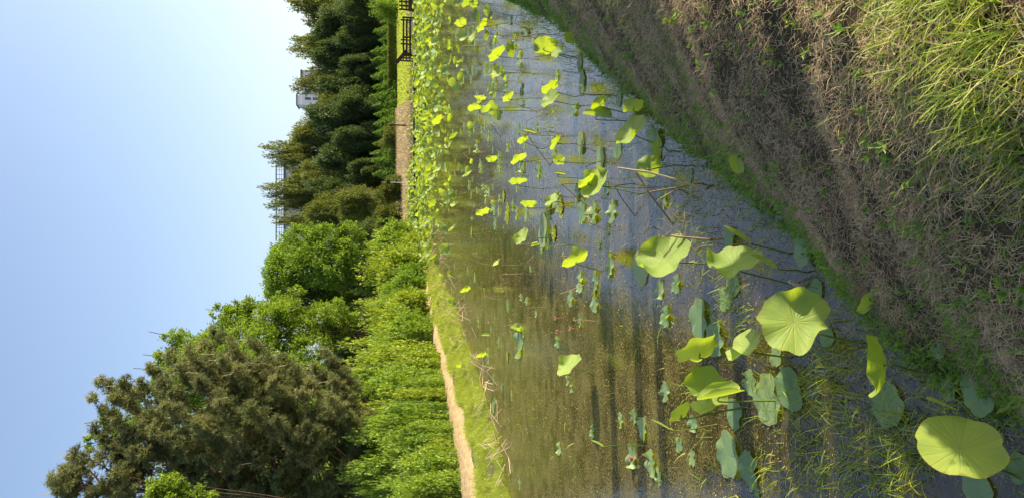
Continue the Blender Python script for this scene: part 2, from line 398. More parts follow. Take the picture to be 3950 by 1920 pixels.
ii = (np.arange(len(yy) - 1)[:, None] * b_ + np.arange(b_ - 1)[None]).reshape(-1)
p_ = link('path', mesh_from('path', Vp, np.stack([ii, ii + 1, ii + b_ + 1, ii + b_], 1), M['dirt'], smooth=True)); tag(p_, kind='structure')

# field strips and red soil beyond the water
def strip(name, y0, y1, x0, x1, mat, dz=.03, n=60):
    X, Y = np.meshgrid(np.linspace(x0, x1, n), np.linspace(y0, y1, 10))
    V = np.stack([X, Y, gz(X, Y) + dz], -1).reshape(-1, 3)
    i = (np.arange(9)[:, None] * n + np.arange(n - 1)[None]).reshape(-1)
    return tag(link(name, mesh_from(name, V, np.stack([i, i + 1, i + n + 1, i + n], 1), mat, smooth=True)), kind='structure')
strip('field_path', 86, 90, 12, 60, M['dirt'])
strip('field_path', 107, 110, 8, 60, M['dirt'])
strip('red_soil', 116, 128, 10, 18, M['redsoil'], .05)

# ------------------------------------------------------------------ lotus
def leaf_geom(seed, rings=12, segs=44, cup=.18, ruf=.05, roll=0.0, sy=1.0, droop=0.0, irr=1.0, curl=1.0):
    """unit-radius lotus blade in its own frame, Z = upper side"""
    r_ = np.random.default_rng(seed); a = r_.uniform(0, 6.28, 6)
    th = np.linspace(0, 2 * np.pi, segs, endpoint=False)
    rr = np.concatenate([[.04], np.linspace(.12, 1, rings)])
    out = 1 + irr * (.035 * np.sin(2 * th + a[0]) + .035 * np.sin(3 * th + a[1]) + .028 * np.sin(7 * th + a[2]) + .014 * np.sin(11 * th + a[3]) + .012 * np.abs(np.sin(8 * th + a[4])))
    out -= .10 * np.exp(-((np.sin((th - .2) / 2)) / .09) ** 2) + .08 * np.exp(-((np.cos((th - .2) / 2)) / .08) ** 2)
    RR, TH = np.meshgrid(rr, th, indexing='ij'); RO = RR * out[None]
    x = RO * np.cos(TH); y = RO * np.sin(TH) * sy
    z = cup * (RR ** 1.5) + ruf * RR ** 2.5 * (np.sin(5 * TH + a[4]) + .6 * np.sin(8 * TH + a[5])) - droop * np.clip(x, 0, None) ** 2
    for _ in range(2):
        a0 = r_.uniform(0, 6.28); wd_ = r_.uniform(.25, .55); dd_ = (TH - a0 + np.pi) % (2 * np.pi) - np.pi
        kk = r_.uniform(.15, .42) * np.exp(-(dd_ / wd_) ** 2) * curl
        z += kk * RR ** 4; x -= kk * .35 * RR ** 5 * np.cos(TH); y -= kk * .35 * RR ** 5 * np.sin(TH) * sy
    z += .010 * np.cos(TH * 19) * RR * (1 - RR)
    if roll:
        k = roll; y2 = np.sin(k * y) / k; z = z * np.cos(k * y) * .4 + (1 - np.cos(k * y)) / k; y = y2
    V = np.stack([x, y, z], -1).reshape(-1, 3)
    uv = np.stack([TH / (2 * np.pi), RR], -1).reshape(-1, 2)
    nr = len(rr)
    Fq = [[i * segs + j, (i + 1) * segs + j, (i + 1) * segs + (j + 1) % segs, i * segs + (j + 1) % segs] for i in range(nr - 1) for j in range(segs)]
    V = np.vstack([V, [[0, 0, 0]]]); uv = np.vstack([uv, [[0, 0]]]); c = len(V) - 1
    Ft = [[c, j, (j + 1) % segs] for j in range(segs)]
    return V, np.array(Fq), np.array(Ft), uv

def frame_from_px(x1, y1, x2, y2, ratio, cpos):
    """leaf axes so that its disc projects as the traced ellipse; picks the normal that faces the sky more"""
    view = unit(np.array([0, 0, CAMZ]) - cpos)
    dx, dy = x2 - x1, y2 - y1
    mj = RT * (-dy) + UP * (-dx); mj = unit(mj - view * (mj @ view))
    mn = np.cross(view, mj); r_ = abs(ratio); q = math.sqrt(max(0, 1 - r_ * r_))
    sgn = 1 if ratio >= 0 else -1
    c = [sgn * r_ * view + q * mn, sgn * r_ * view - q * mn]
    n = max(c, key=lambda v: v[2] * .5 + float(v @ SUNV)); return mj, unit(np.cross(n, mj)), unit(n)

def hero(x1, y1, x2, y2, W, kind, base, label, h=.55, name='lotus_leaf', cup=.2, ruf=.06, irr=1.0):
    """kind: t = upper side seen, u = under side seen, r = rolled up, s = narrow unopened leaf"""
    px, py = (x1 + x2) / 2, (y1 + y2) / 2
    if base is not None:
        b = ground(*base); c = at(px, py, b[1] - .02)
        if c[2] < .12: c = ground(px, py, .2)
    else:
        c = ground(px, py, h); b = np.array([c[0] + rng.uniform(-.1, .1), c[1] + rng.uniform(-.05, .12), 0])
    b[2] = min(-.05, float(gz(b[0], b[1])))
    dist = np.linalg.norm(c - np.array([0, 0, CAMZ])); cosr = (c @ FW - CAMZ * FW[2])
    L = math.hypot(x2 - x1, y2 - y1) * K * cosr / F; Rr = L / 2; ra = min(.9, W / math.hypot(x2 - x1, y2 - y1))
    seed = int(px * 7 + py)
    root = thing(name, b, label, 'lotus leaf' if kind != 's' else 'leaf bud', 'lotus leaves standing above the pond')
    if kind in 'rs':
        ex, ey, ez = frame_from_px(x1, y1, x2, y2, .35, c)
        V, Fq, Ft, uv = leaf_geom(seed, cup=.06, ruf=.03, roll=2.7, sy=min(1.0, ra * (2.4 if kind == 'r' else 1.9)))
    else:
        ex, ey, ez = frame_from_px(x1, y1, x2, y2, ra if kind == 't' else -ra, c)
        V, Fq, Ft, uv = leaf_geom(seed, cup=cup, ruf=ruf, irr=irr, segs=72 if Rr > .15 else 44, curl=irr)
    cc = c - ez * Rr * .06
    W3 = (V[:, :1] * ex + V[:, 1:2] * ey + V[:, 2:3] * ez) * Rr + cc - b
    link('blade', mesh_from('blade', W3, [Ft, Fq], M['lotus'], uv=uv, smooth=True), root)
    s = Soup(); top = cc - b
    if kind == 's': top = top - ex * Rr * .9 * (1 if (ex[2] > 0) else -1)
    midp = top * .5 + np.array([rng.uniform(-.05, .05), rng.uniform(-.04, .04), .02])
    pts = curve_pts([(0, 0, 0), top * .25 + (midp - top * .5) * .7, midp, top - ez * .05 if kind != 's' else top * .8, top], 5)
    tube(s, pts, np.linspace(.0085, .0055, len(pts)), 6, .5)
    link('stem', s.mesh('stem', M['stem'], True), root)
    return root

k_ = 1 / K
def HS(x1, y1, x2, y2, W, kind, base, label, **kw):   # source-pixel coordinates
    return hero(x1 * k_, y1 * k_, x2 * k_, y2 * k_, W * k_, kind, None if base is None else (base[0] * k_, base[1] * k_), label, **kw)

HEROES = [
 (3550,1690,3858,1752,228,'t',(3942,1900),'large round bright green lotus leaf, nearest to the mown bank, smooth unnotched rim'),
 (2930,1225,3195,1250,235,'t',(3330,1330),'largest scalloped lotus leaf, open flat with a dark shadow patch on its rim'),
 (3383,1290,3420,1529,66,'u',(3640,1448),'folded yellow lotus leaf seen from below over dark shaded water'),
 (3312,1215,3470,1090,42,'u',(3540,1240),'curled yellow lotus leaf leaning over the grassy water edge'),
 (3575,1533,3690,1578,14,'s',(3850,1650),'thin furled leaf spear rising beside the large round lotus leaf'),
 (2613,1398,2784,1318,76,'u',(2850,1400),'wavy yellow lotus leaf seen edge on above a long floating pad'),
 (2817,1395,2935,1280,75,'t',(3050,1416),'half open lotus leaf tucked beside the largest scalloped leaf'),
 (2650,1440,2795,1540,138,'t',(2873,1475),'dark green open lotus leaf behind the cream rolled leaf'),
 (2681,1540,2872,1500,52,'r',(2991,1600),'cream yellow lotus leaf rolled into a tube on a thick stem'),
 (2666,1575,2772,1572,55,'t',(2861,1590),'pale lower half of a lotus leaf hanging under the rolled leaf'),
 (2588,1635,2665,1560,44,'u',(2861,1600),'small yellow lotus leaf seen from below beside the rolled leaf'),
 (2476,1055,2650,935,135,'t',(2714,1070),'broad scalloped lotus leaf standing by the broken dead stalks'),
 (2732,1046,2930,985,104,'t',(3041,1139),'broad lotus leaf with one upturned lit edge over open dark water'),
 (2796,872,2903,940,22,'s',(3036,1000),'closed leaf spear above a shaded floating pad'),
 (2896,981,3000,1034,24,'s',(3110,1068),'furled leaf on a long curved stem near the bank weeds'),
 (2455,640,2550,650,94,'u',(2640,650),'round backlit lotus leaf behind a long broken stalk'),
 (2260,765,2340,648,66,'t',(2465,775),'pale grey green lotus leaf tilted upright, overlapping a yellow one'),
 (2235,728,2304,674,26,'u',(2455,740),'yellow leaf edge showing behind the pale tilted lotus leaf'),
 (2385,568,2490,455,76,'t',(2525,562),'pale lotus leaf with clear ribs facing the bank, near a brown rolled leaf'),
 (2535,535,2550,608,26,'r',(2600,575),'small brownish rolled leaf over a broad shaded floating pad'),
 (2402,428,2488,402,46,'u',(2570,440),'folded lotus leaf with a lit yellow lower half, closest to the weedy shore'),
 (2248,435,2366,455,40,'r',(2397,503),'ribbed lotus leaf rolled into a cigar with bright yellow rim'),
 (2284,425,2343,377,34,'u',(2400,460),'yellow lotus leaf rising behind the ribbed rolled leaf'),
 (2045,186,2155,180,66,'u',(2190,245),'bright backlit lotus fan with dark radiating veins'),
 (2128,222,2187,176,26,'t',(2230,240),'pale folded leaf beside the bright backlit fan'),
 (2172,140,2228,158,42,'t',(2270,200),'dark green leaf in shade beside the bright backlit fan'),
 (2094,366,2156,316,36,'u',(2215,400),'dark leaf standing behind a pale ruffled lotus leaf'),
 (2100,418,2152,348,44,'t',(2240,419),'pale ruffled lotus leaf half hidden by a darker one'),
 (1890,390,1940,455,50,'t',(2010,409),'dark bluish lotus leaf in open water, its shaded face turned to us'),
 (1900,305,1938,255,30,'t',None,'dark green drooping leaf of a shaded pair'),
 (1936,252,1956,316,24,'t',None,'bluish drooping leaf of a shaded pair, lower one'),
 (1900,325,1912,378,18,'t',None,'narrow dark leaf hanging between the drooping pair and the bluish leaf'),
 (1890,238,1950,185,36,'u',(2010,230),'green backlit leaf with yellow rim among bent stalks'),
 (1846,122,1885,76,30,'u',None,'green lotus leaf leaning beside white straw'),
 (1880,20,1900,75,25,'t',None,'dark oval leaf in the shaded corner by the bank'),
 (1756,104,1800,78,32,'u',None,'round yellow leaf fan standing alone above straw'),
 (1808,10,1844,20,30,'u',None,'round yellow green leaf by the shaded weeds'),
 (1941,392,1985,362,26,'u',None,'folded dark green leaf next to the bluish leaf'),
 (1826,380,1875,382,18,'u',None,'flat yellow cup seen edge on, upper one of two'),
 (1803,425,1857,412,24,'u',None,'bright yellow cup seen edge on, lower one of two'),
 (1874,620,1918,612,26,'u',None,'shallow yellow cup standing alone in open pale water'),
 (1972,635,2035,597,24,'u',None,'yellow cup with a turned up edge above green reflections'),
 (1962,704,2033,704,27,'u',(2090,735),'broad yellow cup like an open parasol, upper one of a pair'),
 (2002,792,2074,792,28,'u',(2120,830),'broad yellow cup like an open parasol, lower one of a pair'),
 (2110,794,2162,744,24,'t',(2190,817),'tilted yellow leaf with curved stem beside algae'),
 (2133,620,2181,618,48,'u',(2260,630),'round half shaded leaf, yellow above and dark below'),
 (2138,664,2184,673,11,'r',None,'thin rolled leaf lying below the half shaded round leaf'),
 (2128,578,2165,520,22,'u',(2225,580),'slim yellow leaf with arched stem'),
 (1998,556,2040,525,22,'u',(2090,600),'yellow leaf beside a bent black stalk'),
 (2018,500,2070,512,11,'r',None,'rolled leaf resting on a pale broken stalk'),
 (1999,945,2034,880,34,'t',(2120,920),'pale leaf cluster head beside a tangle of dead stems'),
 (2048,950,2082,940,16,'r',None,'small cupped leaf under the tangle of dead stems'),
 (1836,830,1893,812,24,'u',None,'yellow green leaf with a dark twin beneath'),
 (2172,1033,2273,978,38,'u',(2322,1067),'long yellow lotus leaf with a pointed tip bending over pads'),
 (1903,1028,1930,1002,13,'t',None,'tiny pale leaf beside a second cup in calm water'),
 (2155,1450,2243,1372,44,'t',(2289,1473),'single bright lotus leaf over brown specked water'),
 (1837,1378,1879,1364,15,'u',None,'lone pale yellow leaf near the straw of the grassy verge'),
 (1752,1412,1781,1412,13,'u',None,'small yellow cup at the foot of the grassy verge'),
 (1776,1128,1817,1110,15,'u',None,'small tilted leaf among scattered straw'),
 (1978,1266,2007,1272,12,'u',None,'tiny yellow cup beside a tall pale pad'),
 (1856,1292,1892,1293,10,'r',None,'thin rolled leaf among the straw of the verge'),
 (2279,1694,2331,1720,9,'s',None,'thin yellow leaf spear with a bent brown tip'),
 (2509,1612,2600,1660,8,'s',None,'long bowed leaf spear over brown specked water'),
]
for r_ in HEROES:
    HS(*r_, ruf=.035 if r_[4] > 200 and r_[0] > 3500 else .06, cup=.10 if r_[4] > 200 else .2, irr=.35 if r_[0] > 3500 else 1.5 if r_[4] > 90 else 1.2)

# floating pads: centre, width across (source px), label
def pad_mesh(seed, wave=.02):
    V, Fq, Ft, uv = leaf_geom(seed, rings=9, segs=40, cup=.02, ruf=wave, curl=wave * 8, irr=1 + wave * 12)
    V[:, 2] = V[:, 2] * 1.0 + .02
    return mesh_from('floating_leaf', V, [Ft, Fq], M['pad'], uv=uv, smooth=True)
PADS = [pad_mesh(i, [.012, .035, .06, .09][i % 4]) for i in range(10)]
FLOATS = [
 (3425,1558,190,1,'striped floating lotus pad under the folded yellow leaf'),
 (3776,1510,175,0,'dark floating pad in deep bank shade, larger one'),
 (3770,1880,150,0,'floating pad under the large round lotus leaf'),
 (3935,1805,125,0,'dark pad behind the large round lotus leaf'),
 (3655,1500,90,0,'small dark pad between weeds in bank shade'),
 (3150,1118,95,0,'shaded pad touching the largest scalloped leaf'),
 (3190,1300,95,0,'small pad peeking from under the largest scalloped leaf'),
 (2995,1372,92,1,'crumpled pad under the half open leaf'),
 (3620,1350,72,0,'little dark pad near the bank weeds'),
 (3098,960,130,0,'dark green pad in the shade of the weedy shore'),
 (2697,1228,170,1,'long smooth grey green floating pad'),
 (2762,1300,150,2,'pale ridged pad beside the long smooth pad'),
 (2962,1540,210,1,'wide sunlit pad crossed by thin reed shadows'),
 (3046,1500,185,1,'paler pad adjoining the wide sunlit one'),
 (2812,1755,190,1,'big oval pad alone in brown water'),
 (2893,1810,145,2,'ruffled pad beyond the big oval pad'),
 (2834,1595,125,1,'pale pad behind the thick stem of the rolled leaf'),
 (2896,1478,115,3,'crumpled curling pad beside reed shoots'),
 (2673,1630,75,3,'small torn pad under the small yellow leaf'),
 (2480,1652,95,3,'torn scalloped pad, highest of a loose trio'),
 (2438,1757,105,3,'torn scalloped pad with pink bud, middle of a loose trio'),
 (2515,1790,118,3,'torn scalloped pad, lowest and widest of a loose trio'),
 (2542,1836,70,3,'small dark torn pad attached to a wider torn pad'),
 (2568,1505,85,3,'torn pad lying across a shadow band'),
 (2620,1712,66,3,'curled pad with a yellow rolled middle'),
 (2670,1765,62,3,'little curled pad with brown rim'),
 (2447,1605,55,3,'small half sunk torn pad'),
 (2570,1220,90,3,'narrow torn pad near the shadow bands'),
 (2920,1905,50,1,'pad cut by the lower frame, dark green'),
 (2528,567,150,1,'broad shaded pad under the brownish rolled leaf'),
 (2508,515,75,0,'small pad by the weedy shore'),
 (2388,380,75,0,'grey pad near the lit folded leaf'),
 (2385,575,80,0,'dark pad under the pale ribbed lotus leaf'),
 (2815,915,92,1,'shaded oval pad under the closed spear'),
 (2545,1117,85,3,'pale notched pad in open water'),
 (2610,1095,80,3,'yellow rimmed curled pad'),
 (2474,1030,155,0,'dark pad row behind the broad scalloped leaf'),
 (2560,765,85,2,'ribbed pale pad among broken stalks'),
 (2660,680,65,0,'dark pad in water by the shore weeds'),
 (2828,1097,105,0,'bluish pad beneath the upturned leaf'),
 (2800,1148,108,3,'tattered pad tangled with reed shoots'),
 (2364,812,92,3,'pale feathered pad in open water, broad one'),
 (2312,940,48,2,'small oval pad with yellow rim'),
 (2354,1020,98,3,'feathered pad with a curled dark edge'),
 (2242,553,100,0,'teal pad row in still shaded water'),
 (2246,320,90,0,'teal pad in the bank shade, far one'),
 (2236,240,78,0,'dark teal pad next to the pale folded leaf'),
 (2240,1090,90,3,'upright pale torn pad under the long yellow leaf'),
 (2295,1165,95,3,'pale torn pad lying below the long yellow leaf'),
 (2297,1080,88,3,'widest pale torn pad below the long yellow leaf'),
 (2118,800,92,3,'pale jagged pad beside the tilted yellow leaf'),
 (2098,890,150,0,'long dark pad row under a tangle of stems'),
 (2078,660,70,2,'grey pad in rippled water'),
 (2000,500,60,0,'thin dark pad far out in the pond'),
 (2005,1310,140,3,'tall pale torn pad on brown water'),
 (2202,1150,75,3,'pale jagged pad beside two small flowers'),
 (2151,1317,52,3,'small pale pad with a thin tail'),
 (2238,1235,52,3,'small toothed pad in brown water'),
 (2190,1465,42,3,'pale scrap pad under the single bright leaf'),
 (2205,1495,42,3,'second pale scrap pad under the single bright leaf'),
 (2395,1620,60,3,'pale notched pad beside a bent leaf spear'),
 (2288,1662,60,3,'narrow curling pad on dark specks'),
 (2158,1725,60,3,'torn pad near a small yellow flower'),
 (1885,1370,60,2,'thin pale pad near the verge straw'),
 (1925,1320,45,2,'short pale pad near the verge straw'),
]
pd_first = None
for i, (cx_, cy_, wpx, st, lab) in enumerate(FLOATS):
    c = ground(cx_ * k_, cy_ * k_, .01); cosr = c @ FW - CAMZ * FW[2] + 0
    rad = wpx * (c @ FW - CAMZ * FW[2]) / F / 2
    zf_ = .006
    for _ in range(5):
        zf_ = max(.006, float(gz(c[0], c[1])) + .05) if c[0] > xr(c[1]) - .15 else .006; c = ground(cx_ * k_, cy_ * k_, zf_)
    me = PADS[[4, 1, 2, 3][st] if i % 2 else [8, 5, 6, 7][st]]
    o = link('floating_leaf', me, loc=(c[0], c[1], zf_)); o.scale = (rad, rad * rng.uniform(.85, 1.0), rad * rng.uniform(.8, 1.6))
    o.rotation_euler = (rng.normal(0, .015), rng.normal(0, .015), rng.uniform(0, 6.28))
    tag(o, lab, 'lily pad', 'lotus pads floating on the pond')

# distant and middle lotus: templates with leaf and stem in one mesh
def template(seed, rings, segs, hgt, tilt, azim, roll=0, sy=1.0, cup=.22):
    V, Fq, Ft, uv = leaf_geom(seed, rings=rings, segs=segs, cup=cup, ruf=.07, roll=roll, sy=sy)
    Rm = np.array(Matrix.Rotation(azim, 3, 'Z') @ Matrix.Rotation(tilt, 3, 'X'))
    s = Soup(); W3 = V @ Rm.T * .20 + np.array([0, 0, hgt])
    s.add(W3, Ft, ((seed * .37) % 1.0) * .75, 0, uv); s.add(np.zeros((0, 3)), np.zeros((0, 4)), 0)
    s.F[4].append(Fq + 0); s.MI[4].append(np.zeros(len(Fq)))
    pts = curve_pts([(rng.uniform(-.1, .1), rng.uniform(-.1, .1), -.1), (0.02, .03, hgt * .5), (0, 0, hgt)], 3)
    tube(s, pts, .006, 4, .5, 1, cap=False)
    return s
TS = []
for i in range(16):
    rolled = i % 5 == 4
    TS.append(dict(seed=100 + i, hgt=rng.uniform(.35, .8), tilt=rng.uniform(.1, 1.15), azim=rng.uniform(0, 6.28), roll=2.5 if rolled else 0, sy=.7 if rolled else 1, cup=rng.uniform(.15, .4)))
TM = [template(t['seed'], 6, 24, t['hgt'], t['tilt'], t['azim'], t['roll'], t['sy'], t['cup']).mesh('lotus_leaf', [M['lotus'], M['stem']], True) for t in TS]
# candidate spots, thick against the far shore and thinning towards us
cand = []
def lot_density(X, Y):
    u = X / (Y * .336)                    # -1..1 across the frame
    far = sm((Y - 34) / 22)
    d = far * 1.9 + .5 * sm((Y - 20) / 10) + .16 * sm((Y - 12) / 6) * (u > .15) + .25 * sm((Y - 17) / 4) * sm((u - .55) / .3)
    d *= np.where(u < -.02, np.clip(1 + (u + .02) * 3.2, .06, 1) * .75, 1)
    clump = .55 + .9 * np.clip(wob(X * .55, Y * .3) + .45, 0, 1.4)
    return d * clump
for _ in range(9000):
    Y = rng.uniform(14, 72.2); X = rng.uniform(-.36, .37) * Y
    if X < xl(Y) + .25 or X > xr(Y) - .2: continue
    if rng.random() < lot_density(X, Y) * (Y / 72) * .40: cand.append((X, Y))
cand.sort(key=lambda p: p[1])
ZONES = ['lotus leaf standing in the thinly grown water beyond the parasol shaped cups', 'lotus leaf in the loosely grown middle of the pond', 'lotus leaf in the crowded belt before the wooden deck']
for i, (X, Y) in enumerate(cand[:235]):
    o = link('lotus_leaf', TM[int(rng.integers(16))], loc=(X, Y, 0)); sc = rng.uniform(.7, 1.25)
    o.scale = (sc, sc, sc * rng.uniform(.8, 1.2)); o.rotation_euler = (0, 0, rng.uniform(0, 6.28))
    tag(o, ZONES[0 if Y < 26 else 1 if Y < 36 else 2], 'lotus leaf', 'lotus leaves crowding the pond beyond the open water')
s = Soup()
low = [template(t['seed'], 3, 12, t['hgt'], t['tilt'], t['azim'], t['roll'], t['sy'], t['cup']) for t in TS]
rest = cand[235:]
for _ in range(520):                       # second belt behind the low board
    Y = rng.uniform(73.6, 80); X = rng.uniform(.5, 9 if rng.random() < .6 else 24)
    if rng.random() < .75 or X < 12: rest.append((X, Y))
for X, Y in rest:
    t = low[int(rng.integers(16))]; a = rng.uniform(0, 6.28); sc = rng.uniform(.6, 1.3); drop = np.interp(Y, [30, 55, 72], [0, -.22, -.36]) if Y < FARY else -.42
    Rm = np.array([[math.cos(a), -math.sin(a), 0], [math.sin(a), math.cos(a), 0], [0, 0, 1]])
    z0 = 0 if Y < FARY else .36
    V = np.concatenate(t.V) @ Rm.T * sc + np.array([X, Y, z0 + drop]); V[:, 2] = np.where(V[:, 2] < z0 + .02, z0 + .02 + (V[:, 2] - z0) * .02, V[:, 2]); n0 = s.n
    s.V.append(V); s.T.append(np.concatenate(t.T) * 0 + rng.random() ** 2); s.UV.append(np.concatenate(t.UV)); s.n += len(V)
    for kk in (3, 4):
        for f_, m_ in zip(t.F[kk], t.MI[kk]): s.F[kk].append(f_ + n0); s.MI[kk].append(m_)
tag(link('lotus_bed', s.mesh('lotus_bed', [M['lotus'], M['stem']], True)), 'dense bed of small lotus leaves along the far shore', 'lotus bed', kind='stuff')

# scattered small distant pads
for i in range(70):
    for _ in range(50):
        Y = rng.uniform(12, 46); X = rng.uniform(-.33, .30) * Y
        if xl(Y) + .6 < X < xr(Y) - 1 and rng.random() < .8: break
    o = link('floating_leaf', PADS[int(rng.integers(10))], loc=(X, Y, .005)); rad = rng.uniform(.08, .22)
    o.scale = (rad, rad * rng.uniform(.6, 1), rad); o.rotation_euler = (0, 0, rng.uniform(0, 6.28))
    tag(o, 'small grey lotus pad lying flat in the open middle water', 'lily pad', 'small pads scattered over the middle of the pond')

for i in range(60):
    for _ in range(50):
        Y = rng.uniform(9.5, 27); X = rng.uniform(.0, .33) * Y
        if X < xr(Y) - .4: break
    o = link('floating_leaf', PADS[int(rng.integers(10))], loc=(X, Y, .005)); rad = rng.uniform(.10, .24)
    o.scale = (rad, rad * rng.uniform(.6, 1), rad * 1.5); o.rotation_euler = (0, 0, rng.uniform(0, 6.28))
    tag(o, 'teal lotus pad floating in the pale water toward the weedy shore', 'lily pad', 'teal pads floating toward the weedy shore')
# bare stems and old stubs poking out of the water
for i in range(110):
    for _ in range(50):
        Y = rng.uniform(9, 40); X = rng.uniform(-.12, .34) * Y
        if X < xr(Y) - .3: break
    s = Soup(); L = rng.uniform(.12, .55); a = rng.uniform(0, 6.28); t1 = np.array([math.cos(a) * L * .35, math.sin(a) * L * .35, L * .8]); t2 = t1 + np.array([math.cos(a) * L * .6, math.sin(a) * L * .5, -L * rng.uniform(-.2, .7)])
    tube(s, [(0, 0, -.05), t1 * .5 + rng.normal(0, .01, 3), t1], .006, 5, rng.uniform(0, .35)); tube(s, [t1, t2], .005, 5, rng.uniform(0, .6))
    tag(link('dead_stalk', s.mesh('dead_stalk', M['straw'], True), loc=(X, Y, 0)), 'dark bent stem poking out of the open pale water', 'dead stalk', 'bent stems poking out of the open pond')

# ------------------------------------------------------------------ dead stalks
def stalk(pts, label, rad=.008, group='broken dead lotus stalks', mat='straw', tint=.4):
    """pts in source px; first one stands in the water"""
    b = ground(pts[0][0] * k_, pts[0][1] * k_); P = [b] + [at(x * k_, y * k_, b[1] + .05 * i) for i, (x, y) in enumerate(pts[1:], 1)]
    P = [p - b for p in P]; P[0] = P[0] - np.array([0, 0, .04])
    s = Soup()
    for a, c in zip(P[:-1], P[1:]):
        md = (a + c) / 2 + rng.normal(0, .006, 3)
        tube(s, [a, md, c], rad * np.array([1, .95, .85]), 6, tint)
    o = link('dead_stalk', s.mesh('dead_stalk', M[mat], True), loc=tuple(b)); return tag(o, label, 'dead stalk', group)
ST = [
 ([(2719,735),(2632,700),(2500,664),(2382,648)],'longest pale broken stalk reaching over the backlit leaf',.011,.85),
 ([(2597,884),(2499,738),(2453,666)],'dark reddish stalk leaning from the weeds to the backlit leaf',.011,.1),
 ([(2700,705),(2625,722),(2504,742)],'dark stalk kinked at the tip of the reddish one',.009,.15),
 ([(2637,880),(2590,822),(2545,768),(2655,716),(2700,700)],'long stalk folded into a sharp V, its upper arm sunlit',.008,.45),
 ([(2451,850),(2405,775),(2370,718),(2453,707)],'black stalk bent over like a hook',.007,.05),
 ([(2530,940),(2433,930),(2520,872)],'pale stalk broken into a low angle by the broad scalloped leaf',.007,.8),
 ([(2740,925),(2640,915),(2588,908)],'thick reddish stalk lying above the weeds',.011,.4),
 ([(2689,983),(2648,948)],'short dark stub below the broad scalloped leaf',.008,.1),
 ([(2278,815),(2166,710),(2258,702)],'long thin brown stalk bent back on itself in open water',.008,.2),
 ([(2122,650),(2033,519),(2118,505)],'stalk snapped beside the yellow leaf, its tip bleached',.009,.35),
 ([(2056,148),(1962,150)],'straight bleached straw lying by the shaded leaves',.009,.95),
 ([(2123,138),(2082,130),(1990,146)],'brown straw arching beside the bleached one',.008,.3),
 ([(2337,366),(2235,360)],'dark stick lying flat near the ribbed rolled leaf',.010,.05),
 ([(3108,1118),(3043,1085)],'thick grey stub cut off above the shaded pad',.016,.7),
 ([(2058,938),(2050,888),(2070,860)],'small dark hooked stem in the tangle',.007,.1),
 ([(1958,868),(1948,850),(1968,852)],'pink tipped broken stem like a loop',.007,.5),
 ([(1930,535),(1895,480),(1870,500)],'bent black stems beside the bluish leaf',.008,.05),
 ([(1925,500),(1905,470),(1885,520)],'thin black stem crossing others beside the bluish leaf',.006,.05),
 ([(1870,88),(1806,90)],'white straw next to the green leaning leaf',.008,.95),
 ([(1865,175),(1790,178)],'white straw beyond the yellow leaf fan',.008,.9),
 ([(2560,640),(2540,600)],'short brown stalk under the backlit leaf',.008,.3),
 ([(3018,1778),(2960,1788)],'dark red stick lying flat by reed shoots',.007,.15),
 ([(1985,1858),(2005,1835),(1995,1900)],'pale broken stem leaning near the verge tip',.008,.8),
 ([(2010,1890),(1998,1830)],'second pale broken stem near the verge tip',.008,.9),
]
for a in ST: stalk(a[0], a[1], a[2], tint=a[3])
# straw littering the far grassy verge
for i in range(190):
    Y = 18 + 42 * rng.random() ** 1.4; e = xl(Y); X = e + rng.uniform(-.5, 1.6) if Y < 30 else e + rng.uniform(-.4, 3.0)
    z = max(0, float(gz(X, Y))); a = rng.uniform(0, 6.28); L = rng.uniform(.3, .9) ; el = rng.uniform(-.05, .9)
    d = np.array([math.cos(a) * math.cos(el), math.sin(a) * math.cos(el), math.sin(el)]) * L
    kink = np.array([rng.uniform(-.4, .4), rng.uniform(-.3, .3), -d[2] * rng.uniform(.2, 1)])
    s = Soup(); tube(s, [np.array([0, 0, -.02]), d], .009, 5, rng.uniform(.4, 1)); tube(s, [d, d + kink], .008, 5, rng.uniform(.4, 1))
    o = link('dead_stalk', s.mesh('dead_stalk', M['straw'], True), loc=(X, Y, z + .02))
    tag(o, 'bleached straw stalk lying snapped along the grassy far verge', 'dead stalk', 'straw stalks littering the far verge')
# faded flowers
for (x, y, lab) in [(2146,1226,'faded pink lotus bud, smaller of three near brown water'), (2154,1278,'orange dried lotus bud close to a pale pad'), (2205,1265,'orange dried lotus bud, standing highest of three'), (2440,1768,'pink lotus bud on a torn pad'), (1887,1243,'tiny pink bud near the verge straw')]:
    c = ground(x * k_, y * k_, .05); s = Soup(); n = 14
    a = rng.uniform(0, 6.28, n); D = unit(np.stack([np.cos(a) * .6, np.sin(a) * .6, np.full(n, .8)], 1))
    leaves(s, np.zeros((n, 3)), D, .07, .035); tube(s, [(0, 0, -.06), (0, 0, .01)], .005, 5, .3)
    tag(link('lotus_bud', s.mesh('lotus_bud', M['flower']), loc=(c[0], c[1], .04)), lab, 'flower bud', 'faded lotus buds')

# ------------------------------------------------------------------ grass, thatch, weeds, scum
def scatter(n, fx, Yr, pw=1.0):
    Y = Yr[0] + (Yr[1] - Yr[0]) * rng.random(n) ** pw; X = fx(Y, rng.random(n)); return X, Y
